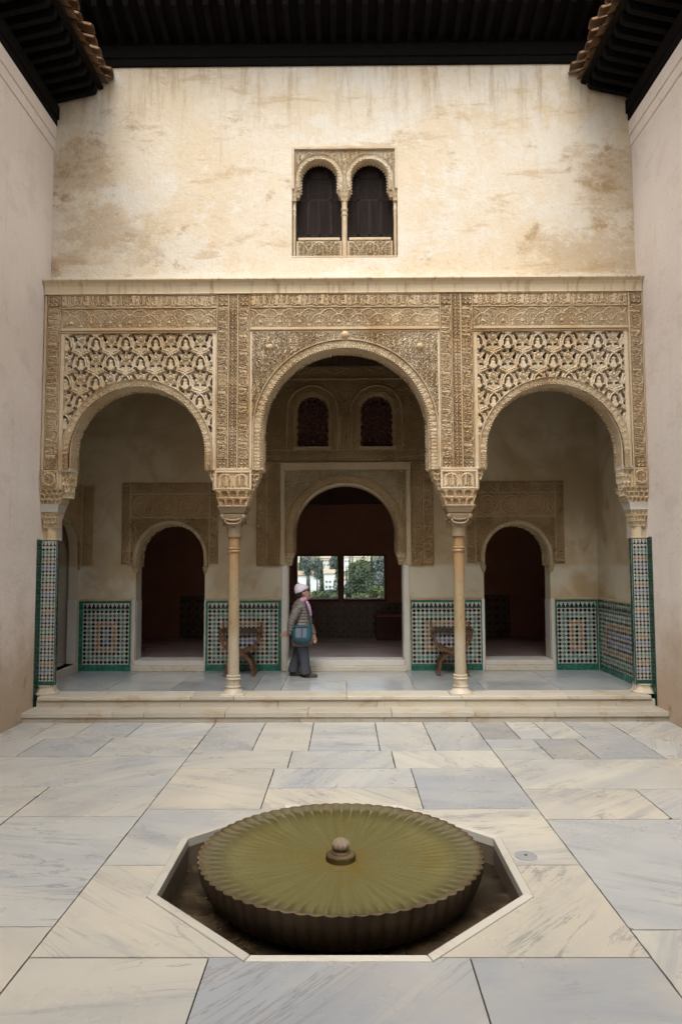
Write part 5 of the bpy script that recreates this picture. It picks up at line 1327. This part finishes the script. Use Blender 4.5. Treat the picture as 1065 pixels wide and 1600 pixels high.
# ================================================================== visitor
PX, PY, PZ = -0.735, 11.33, ZP
pe = thing('person', 'visitor in pale cap, pink scarf and quilted grey coat walking to the right', 'person', (PX, PY, PZ))
def T(p): return (PX+p[0], PY+p[1], PZ+p[2])
def ell(cx, cy, rx, ry, z, n=28, rip=0.0, e=2.2, tilt=0.0):
    out = []
    for k in range(n):
        a = 2*PI*k/n; c, s = math.cos(a), math.sin(a); q = (abs(c)**e+abs(s)**e)**(-1/e)
        out.append(T((cx+rx*q*c*(1+rip), cy+ry*q*s*(1+rip), z+tilt*q*c*rx)))
    return out
def limb(pts, rads, n=18, rip=0.0, per=0.045, sub=6):
    P = smooth_pts(pts, sub); L = len(P); out = []; acc = 0
    for i, p in enumerate(P):
        f = i/(L-1)*(len(rads)-1); k = min(int(f), len(rads)-2); r = rads[k]+(rads[k+1]-rads[k])*(f-k)
        t = (Vector(P[min(i+1, L-1)])-Vector(P[max(i-1, 0)])).normalized()
        if i: acc += (Vector(p)-Vector(P[i-1])).length
        r *= 1+rip*(abs(math.sin(PI*acc/per))-0.5)
        a = t.cross(Vector((0, 1, 0))); a.normalize(); b = t.cross(a)
        out.append([T(Vector(p)+a*r*math.cos(2*PI*j/n)+b*r*math.sin(2*PI*j/n)) for j in range(n)])
    return out
def remeshed(mb, name, mat, parent, vox):
    o = mb.build(name, mat, parent)
    m = o.modifiers.new('remesh', 'REMESH'); m.mode = 'VOXEL'; m.voxel_size = vox; m.use_smooth_shade = True
    sm_ = o.modifiers.new('smooth', 'SMOOTH'); sm_.factor = 0.5; sm_.iterations = 2
    return o
# body: one continuous surface
mb = MB()
HZ = 1.335; HX = 0.055                      # head centre
head = []
for k in range(13):
    t = k/12; z = HZ-0.105+0.225*t
    w = math.sin(PI*min(1, max(0.0, 0.10+0.84*t)))**0.62
    fx = 0.088*w; jaw = 0.022*(1-t)*(t < .55)
    head.append(ell(HX+0.004+jaw*.6, 0, fx*1.02, 0.070*w*(0.82+0.18*t), z, 24, e=2.0))
mb.loft(head)
mb.loft([ell(HX+0.098, 0, .010, .010, HZ-.024, 10), ell(HX+0.104, 0, .017, .015, HZ-.016, 10), ell(HX+.094, 0, .012, .010, HZ+.012, 10), ell(HX+.084, 0, .007, .007, HZ+.03, 10)])   # nose
mb.loft([ell(HX+.086, 0, .012, .022, HZ-.052, 10), ell(HX+.090, 0, .013, .024, HZ-.045, 10), ell(HX+.086, 0, .012, .021, HZ-.036, 10)])  # lips
mb.loft([ell(HX+.074, 0, .020, .024, HZ-.092, 10), ell(HX+.078, 0, .019, .024, HZ-.078, 10)])   # chin
for s in (-1, 1): mb.loft([ell(HX-.008, s*.068, .012, .012, HZ-.035, 10), ell(HX-.012, s*.076, .020, .010, HZ-.005, 10), ell(HX-.014, s*.074, .018, .010, HZ+.022, 10)])  # ears
mb.loft(limb([(0.0, 0, 1.12), (0.02, 0, 1.20), (0.04, 0, 1.28)], [.060, .052, .050]))
mb.loft([ell(0, 0, .10, .13, .66), ell(-.005, 0, .115, .145, .76), ell(0, 0, .10, .125, .92), ell(.005, 0, .11, .15, 1.06), ell(-.005, 0, .085, .155, 1.15), ell(0, 0, .05, .06, 1.20)])
LEGF = [(0.0, -.075, .70), (.045, -.080, .44), (.075, -.080, .26), (.095, -.080, .07)]
LEGB = [(0.0, .075, .70), (-.025, .080, .42), (-.085, .080, .24), (-.135, .080, .08)]
mb.loft(limb(LEGF, [.088, .070, .055, .040])); mb.loft(limb(LEGB, [.088, .070, .055, .040]))
ARM_R = [(-.02, -.175, 1.125), (-.085, -.205, 1.00), (-.135, -.215, .88), (-.150, -.205, .76), (-.165, -.175, .70)]
ARM_L = [(0.0, .175, 1.125), (.05, .205, .98), (.09, .205, .86), (.16, .16, .76), (.20, .11, .66)]
mb.loft(limb(ARM_R, [.050, .045, .040, .030, .024])); mb.loft(limb(ARM_L, [.050, .045, .040, .030, .024]))
def hand(w, d, side):
    """palm and five curled fingers from wrist w along direction d"""
    w = Vector(w); d = Vector(d).normalized(); lat = d.cross(Vector((0, side, 0.15))).normalized(); nrm = d.cross(lat)
    mb.loft([[T(w+d*t+lat*a*hw+nrm*b*hh) for a, b in ((-1, -1), (0, -1.2), (1, -1), (1.2, 0), (1, 1), (0, 1.2), (-1, 1), (-1.2, 0))] for t, hw, hh in ((-.02, .018, .014), (.02, .026, .013), (.06, .032, .013), (.085, .030, .012))])
    for k, (o, L) in enumerate(((-.026, .058), (-.009, .068), (.009, .066), (.026, .050))):
        b0 = w+d*.078+lat*o; mb.loft(limb([b0, b0+d*L*.45+nrm*.006, b0+d*L*.8+nrm*.022, b0+d*L+nrm*.038], [.009, .0085, .008, .007], 8, sub=3))
    b0 = w+d*.028-lat*.024; mb.loft(limb([b0, b0+d*.025-lat*.022+nrm*.006, b0+d*.052-lat*.028+nrm*.014], [.011, .010, .008], 8, sub=3))
hand((-.170, -.172, .695), (-.92, 0.1, -.10), 1); hand((.20, .11, .66), (.25, -.1, -1), 1)
remeshed(mb, 'body', 'skin', pe, 0.006)
# eyes
for s in (-1, 1):
    MB().loft([ell(HX+.078, s*.030, .006, .013, HZ+.008, 10), ell(HX+.081, s*.030, .006, .014, HZ+.014, 10), ell(HX+.078, s*.030, .006, .012, HZ+.020, 10)]).build('eye', 'hair', pe)
# trousers, flared over the shoes
mb = MB()
mb.loft(limb([(0, -.072, .72), (.040, -.080, .44), (.068, -.082, .24), (.085, -.082, .055)], [.100, .088, .080, .092], rip=.02, per=.13))
mb.loft(limb([(0, .072, .72), (-.03, .078, .42), (-.090, .082, .24), (-.130, .082, .065)], [.100, .088, .080, .092], rip=.02, per=.13))
mb.loft([ell(0, 0, .13, .165, .62), ell(0, 0, .13, .165, .80)])
remeshed(mb, 'trousers', 'jeans_cloth', pe, 0.009)
# quilted coat
mb = MB(); secs = []
CO = [(.50, .020, .160, .185), (.54, .020, .168, .190), (.66, .016, .176, .190), (.80, .012, .172, .180), (.92, .006, .160, .170), (1.04, .0, .150, .178), (1.12, -.008, .130, .185), (1.17, -.010, .105, .160), (1.205, -.006, .080, .105), (1.235, .004, .074, .080), (1.25, .008, .070, .074)]
nz = 90
for i in range(nz+1):
    z = .50+(.75)*i/nz
    for a, b in zip(CO[:-1], CO[1:]):
        if a[0] <= z <= b[0]+1e-6:
            t = (z-a[0])/(b[0]-a[0]); cx, rx, ry = [a[k]+(b[k]-a[k])*t for k in (1, 2, 3)]; break
    rip = .06*(abs(math.sin(PI*(z-.02)/.047))-.6)*(1 if z < 1.19 else .3)
    secs.append(ell(cx, 0, rx, ry, z, 40, rip, 2.3, 0.02))
mb.loft(secs); coat = mb.build('coat', 'coat_cloth', pe, smooth=True)
for pts, rr in ((ARM_R, [.074, .068, .060, .050, .044]), (ARM_L, [.074, .068, .060, .050, .044])):
    MB().loft(limb(pts, rr, 20, .16, .045, 16)).build('sleeve', 'coat_cloth', coat, smooth=True)
MB().loft([ell(.165, 0, .012, .10, .52, 12), ell(.170, 0, .012, .055, .9, 12), ell(.140, 0, .012, .02, 1.12, 12)]).build('front_placket', 'coat_cloth', coat, smooth=True)
# scarf
mb = MB(); mb.loft([ell(.016, 0, .078, .085, 1.185, 24, .0, 2, .30), ell(.022, 0, .092, .092, 1.215, 24, .04, 2, .25), ell(.026, 0, .086, .084, 1.245, 24, -.03, 2, .2), ell(.03, 0, .072, .072, 1.262, 24, 0, 2, .2)])
mb.loft(limb([(.085, -.035, 1.20), (.125, -.050, 1.13), (.150, -.045, 1.03), (.160, -.040, .97)], [.030, .034, .028, .020], 12, .08, .05))
mb.build('scarf', 'scarf_cloth', pe, smooth=True)
# hair and cap
mb = MB(); mb.loft([ell(-.045, 0, .030, .050, HZ-.085, 20), ell(-.040, 0, .055, .075, HZ-.06, 20), ell(-.012, 0, .078, .083, HZ-.02, 20), ell(.0, 0, .084, .084, HZ+.02, 20), ell(.018, 0, .096, .084, HZ+.045, 20), ell(.022, 0, .100, .082, HZ+.062, 20)])
mb.loft(limb([(-.06, 0, HZ-.06), (-.085, 0, HZ-.075), (-.095, 0, HZ-.10)], [.032, .034, .018], 12))
mb.loft([ell(HX+.064, 0, .028, .058, HZ+.044, 16), ell(HX+.062, 0, .032, .064, HZ+.056, 16), ell(HX+.05, 0, .040, .066, HZ+.066, 16)])
mb.build('hair', 'hair', pe, smooth=True)
mb = MB(); secs = []
for z, cx, rx, ry, tl in ((HZ+.028, .015, .100, .090, .42), (HZ+.040, .015, .106, .096, .42), (HZ+.060, .010, .108, .098, .40), (HZ+.085, .0, .104, .094, .33), (HZ+.112, -.014, .090, .082, .24), (HZ+.135, -.026, .064, .060, .16), (HZ+.148, -.034, .030, .030, .1), (HZ+.152, -.036, .006, .006, 0)):
    ring = ell(cx, 0, rx, ry, z, 28, 0, 2.1, tl); secs.append([(p[0], p[1], p[2]+.004*math.sin(5*i)) for i, p in enumerate(ring)])
mb.loft(secs); mb.build('cap', 'hat_wool', pe, smooth=True)
for x, y, a in ((.125, -.082, 0.05), (-.115, .082, 0.10)):
    n = 18; secs = []
    for z, g in ((.0, 1.0), (.022, 1.02), (.045, .92), (.07, .62)):
        secs.append([T((x+(.03 if g > .7 else .0)+.115*g*math.cos(2*PI*j/n)*(1 if math.cos(2*PI*j/n) > 0 else .9)-(.02 if g < .7 else 0), y+.042*min(1, g)*math.sin(2*PI*j/n), z+(.02 if x < 0 and math.cos(2*PI*j/n) < -.3 else 0)*0)) for j in range(n)])
    MB().loft(secs).build('shoe', 'shoe_leather', pe, smooth=True)
# shoulder bag hanging at her side
bg = thing('shoulder_bag', 'teal cloth shoulder bag with grey pocket at the visitor\'s hip', 'bag', (PX+.03, PY-.22, PZ+.6))
mb = MB(); secs = []
for z, hw in ((.562, .05), (.568, .092), (.590, .125), (.64, .146), (.70, .148), (.79, .142), (.825, .136), (.838, .132)):
    th_ = (.052 if .58 < z < .8 else .026); sag = .010 if z > .8 else 0
    secs.append([T((.035+hw*a, -.235+th_*b+.006*math.sin(9*a+20*z), z-sag*(1-a*a)+.008*math.sin(5*a)*(z < .6))) for a, b in ((-1, -.4), (-.85, -.9), (-.45, -1.1), (0, -1.0), (.45, -1.15), (.85, -.9), (1, -.4), (1, .4), (.85, .9), (0, 1.1), (-.85, .9), (-1, .4))])
mb.loft(secs); bgo = mb.build('bag_body', 'bag_cloth', bg, smooth=True)
for x0, x1 in ((-.066, .030), (.040, .112)):
    MB().loft([[T((x, y, z)) for x, y in ((x0, -.30), (x1, -.30), (x1, -.27), (x0, -.27))] for z in (.645, .80)]).build('pocket', 'bag_pocket', bg, bevel=.008)
MB().loft([[T((x, y, z)) for x, y in ((-.09, -.292), (.16, -.292), (.16, -.26), (-.09, -.26))] for z in (.806, .820)]).build('zip_flap', 'strap_cloth', bg)
MB().tube([T(p) for p in smooth_pts([(.165, -.225, .83), (.150, -.190, .98), (.115, -.13, 1.10), (.04, -.02, 1.235), (-.05, .10, 1.20)], 6)], .011, 8, flat=2.0).build('strap', 'strap_cloth', bg, smooth=True)
MB().tube([T(p) for p in smooth_pts([(-.095, -.225, .83), (-.09, -.20, .95), (-.10, -.12, 1.05)], 6)], .010, 8, flat=2.0).build('strap', 'strap_cloth', bg, smooth=True)

# ================================================================== view through the far windows
def ground_z(x, y): return -9.0+7.0*sm(60.0, 230.0, np.asarray(y, float))+10.0*sm(230.0, 520.0, np.asarray(y, float))+0.5*np.sin(np.asarray(x, float)*0.11)
nx, ny = 60, 60
U, V = np.meshgrid(np.linspace(-160, 160, nx), np.linspace(20, 700, ny)); Z = ground_z(U, V)
idx = np.arange(nx*ny).reshape(ny, nx)
hill = np_mesh('hillside', np.stack([U, V, Z], -1).reshape(-1, 3), np.stack([idx[:-1, :-1], idx[:-1, 1:], idx[1:, 1:], idx[1:, :-1]], -1).reshape(-1, 4), 'hill_ground', None, True)
tag(hill, kind='structure')
rng = np.random.default_rng(5)
def leaves(parent, mat, C, size, n_dirs=None, name='crown'):
    """one small leaf-clump triangle pair per centre"""
    n = len(C); a = rng.normal(size=(n, 3)); a /= np.linalg.norm(a, axis=1)[:, None]; b = rng.normal(size=(n, 3)); b -= a*(a*b).sum(1)[:, None]; b /= np.linalg.norm(b, axis=1)[:, None]
    s = size*rng.uniform(.6, 1.3, (n, 1)); V = np.concatenate([C-a*s, C-b*s*.5, C+a*s, C+b*s*.5], 1).reshape(-1, 3)
    return np_mesh(name, V, np.arange(4*n).reshape(n, 4), mat, parent, False)
def at(px, py, d):
    """world point at depth d along the sight line of a photograph pixel: used only to read off where a thing stands"""
    v = fw*F_PX+r2*(px-532.5)-u2*(py-800.0); return Vector((0, 0, EYE))+v*(d/v.y)
def cypress(label, px, ptop, d, w, mat='leaf_cypress', n=1500):
    p = at(px, ptop, d); zt = p.z; x = p.x; zb = float(ground_z(x, d)); h = zt-zb
    t = thing('cypress_tree', label, 'tree', (x, d, zb), 'cypresses beyond the windows')
    MB().tube([(x, d, zb-.2), (x, d, zb+h*.5), (x, d, zb+h*.9)], [.14, .09, .02], 7).build('trunk', 'bark', t)
    k = rng.uniform(0, 1, n)**0.8; r = w*np.sin(PI*np.clip(.06+.94*k, 0, 1))**.55*(1-.75*k**2.2)*np.sqrt(rng.uniform(.15, 1, n)); a = rng.uniform(0, 2*PI, n)
    r *= 1+.25*np.sin(3*a+7*k)
    leaves(t, mat, np.stack([x+r*np.cos(a), d+r*np.sin(a), zb+h*(.04+.96*k)], -1), max(.10, .16*w/.6))
def bushy(label, px, py, d, rx, rz, mat, n=2200, name='leafy_tree', clumps=16, cat='tree'):
    p = at(px, py, d); x, zc = p.x, p.z; zb = float(ground_z(x, d))
    t = thing(name, label, cat, (x, d, zb), 'trees and shrubs beyond the windows')
    limbs = MB(); limbs.tube([(x, d, zb-.2), (x+.1, d, (zb+zc)/2), (x, d, zc)], [.22, .15, .05], 7)
    for q in range(5):
        a = q*1.3; limbs.tube([(x, d, zc-rz*.6), (x+rx*.6*math.cos(a), d+rx*.6*math.sin(a), zc+rz*.2*math.sin(3*a))], [.08, .02], 5)
    limbs.build('trunk', 'bark', t)
    cc = rng.normal(size=(clumps, 3)); cc /= np.linalg.norm(cc, axis=1)[:, None]; cc *= rng.uniform(.45, .85, (clumps, 1))
    k = rng.integers(0, clumps, n); o = rng.normal(size=(n, 3))*.22
    C = (cc[k]+o)*np.array([rx, rx, rz])+np.array([x, d, zc])
    leaves(t, mat, C, .055*(rx+rz)+.04)
def house(label, px0, px1, ptop, pbot, d, mat, wins, roof_h=.5, dep=6.0):
    a = at(px0, ptop, d); b = at(px1, ptop, d); bt = at((px0+px1)/2, pbot, d)
    x0, x1, z1, z0 = a.x, b.x, a.z, min(bt.z, float(ground_z(a.x, d)))-.3
    h = thing('hillside_house', label, 'house', ((x0+x1)/2, d, z0), 'houses on the hillside')
    B('wall', mat, h, x0, x1, d, d+dep, z0, z1)
    MB().add([(x0-.2, d-.25, z1), (x1+.2, d-.25, z1), (x1+.2, d+dep+.2, z1), (x0-.2, d+dep+.2, z1), (x0+.3, d+dep/2, z1+roof_h), (x1-.3, d+dep/2, z1+roof_h)], [(0, 1, 5, 4), (2, 3, 4, 5), (1, 2, 5), (3, 0, 4), (0, 3, 2, 1)]).build('roof', 'house_roof', h)
    for (wx, wy, ww, wh) in wins:
        p = at(wx-ww/2, wy-wh/2, d); q = at(wx+ww/2, wy+wh/2, d)
        wn_ = B('window', 'house_window', h, p.x, q.x, d-.02, d+.05, q.z, p.z)
        B('window_frame', mat, wn_, p.x-.05, q.x+.05, d-.05, d-.021, q.z-.08, q.z-.02)
house('long white house with a low tan roof behind the left window', 452, 500, 899, 926, 150, 'house_white', [(466, 912, 3, 4)], .9)
house('white house with two rows of dark windows beside a tall cypress', 506, 530, 896, 927, 146, 'house_white', [(510, 909, 3.4, 3), (515.5, 909, 3.4, 3), (510, 917, 3, 3.5), (515.5, 917, 4, 3.5), (521, 917, 3.5, 3.5)], .8)
house('cream terraced house high up behind the white houses', 500, 520, 872, 895, 230, 'house_cream', [(505, 876, 2.4, 2.6), (509, 876, 2.4, 2.6), (513, 876, 2.4, 2.6), (507, 883, 2.4, 2.6), (512, 883, 2.4, 2.6)], .8)
house('pale cream house among trees at the top of the left window', 472, 486, 876, 896, 250, 'house_cream', [(476, 880, 2, 2.6), (481, 880, 2, 2.6)], .8)
house('white house touching the mullion at the top of the right window', 536, 548, 871, 893, 240, 'house_white', [(540, 877, 2, 2.6), (544, 877, 2, 2.6)], .8)
house('low cream house above the round trees in the right window', 552, 580, 871, 884, 300, 'house_cream', [(557, 875, 2, 2), (563, 875, 2, 2), (569, 875, 2, 2)], 1.0)
house('small white house low between the mullion and the round trees', 536, 545, 905, 922, 140, 'house_white', [(539, 915, 3, 4)], .6)
house('cream house at the top left corner of the left window', 460, 470, 868, 880, 330, 'house_cream', [(464, 873, 2, 2)], 1.0)
house('white house half hidden by the grey tree at right', 592, 606, 885, 900, 220, 'house_white', [(597, 890, 2, 2.6)], .8)
cypress('tall dark cypress in the middle of the left window', 502.5, 879, 100, .58)
cypress('tall cypress against the right edge of the left window', 527, 866, 96, .62)
cypress('short cypress at the top left of the left window', 470, 866, 170, .62)
cypress('small slim cypress in front of the long white house', 479.5, 899, 120, .26, n=700)
cypress('slimmer cypress paired with the small slim one', 483.5, 902, 121, .22, n=700)
cypress('thin cypress left of the round trees in the right window', 546, 868, 130, .42)
cypress('very tall dark cypress in the middle of the right window', 580, 862, 92, .55)
cypress('thin cypress low at the left of the right window', 541, 884, 110, .30, n=900)
cypress('cypress standing in front of the round trees', 575, 893, 84, .42)
bushy('grey green conifer behind the small slim cypresses', 481, 884, 150, 1.3, 2.0, 'leaf_grey')
bushy('grey green tree left of the tall middle cypress', 495, 888, 140, 1.2, 2.0, 'leaf_grey')
bushy('grey leafed tree beside the cream terraced house', 521, 880, 160, 1.0, 2.2, 'leaf_grey')
bushy('round green tree in the right window', 556, 893, 105, 1.2, 1.6, 'leaf_green', 2600)
bushy('broad green tree right of the round tree', 568, 892, 102, 1.1, 1.8, 'leaf_green', 2600)
bushy('dark rounded tree low under the round trees', 560, 912, 98, 1.5, 1.6, 'leaf_cypress', 2600)
bushy('open grey tree at the right edge of the right window', 593, 890, 95, 1.0, 2.6, 'leaf_grey', 1800)
bushy('grey tree below the open grey tree', 597, 908, 92, .9, 1.4, 'leaf_grey', 1800)
for i, (lab, px, py, d, rx, rz, m) in enumerate((('low dark hedge shrub under the white houses', 515, 928, 118, 1.6, .7, 'leaf_cypress'), ('green shrub at the foot of the tall middle cypress', 495, 930, 100, 1.2, .6, 'leaf_green'), ('green shrub at the lower left corner of the right window', 545, 926, 104, 1.2, .8, 'leaf_cypress'),
        ('yellow green shrub at the lower right of the right window', 588, 925, 80, 1.0, .8, 'leaf_green'), ('low shrub at the bottom of the right window', 570, 932, 84, 1.2, .5, 'leaf_green'), ('dark shrub low at the left edge of the left window', 466, 926, 110, 1.4, .8, 'leaf_cypress'), ('dark shrub low at the right edge of the left window', 525, 934, 90, 1.0, .6, 'leaf_green'), ('pale shrub at the right edge of the right window', 601, 930, 78, .7, .7, 'leaf_green'))):
    bushy(lab, px, py, d, rx, rz, m, 1300, 'garden_shrub', 10, 'shrub')
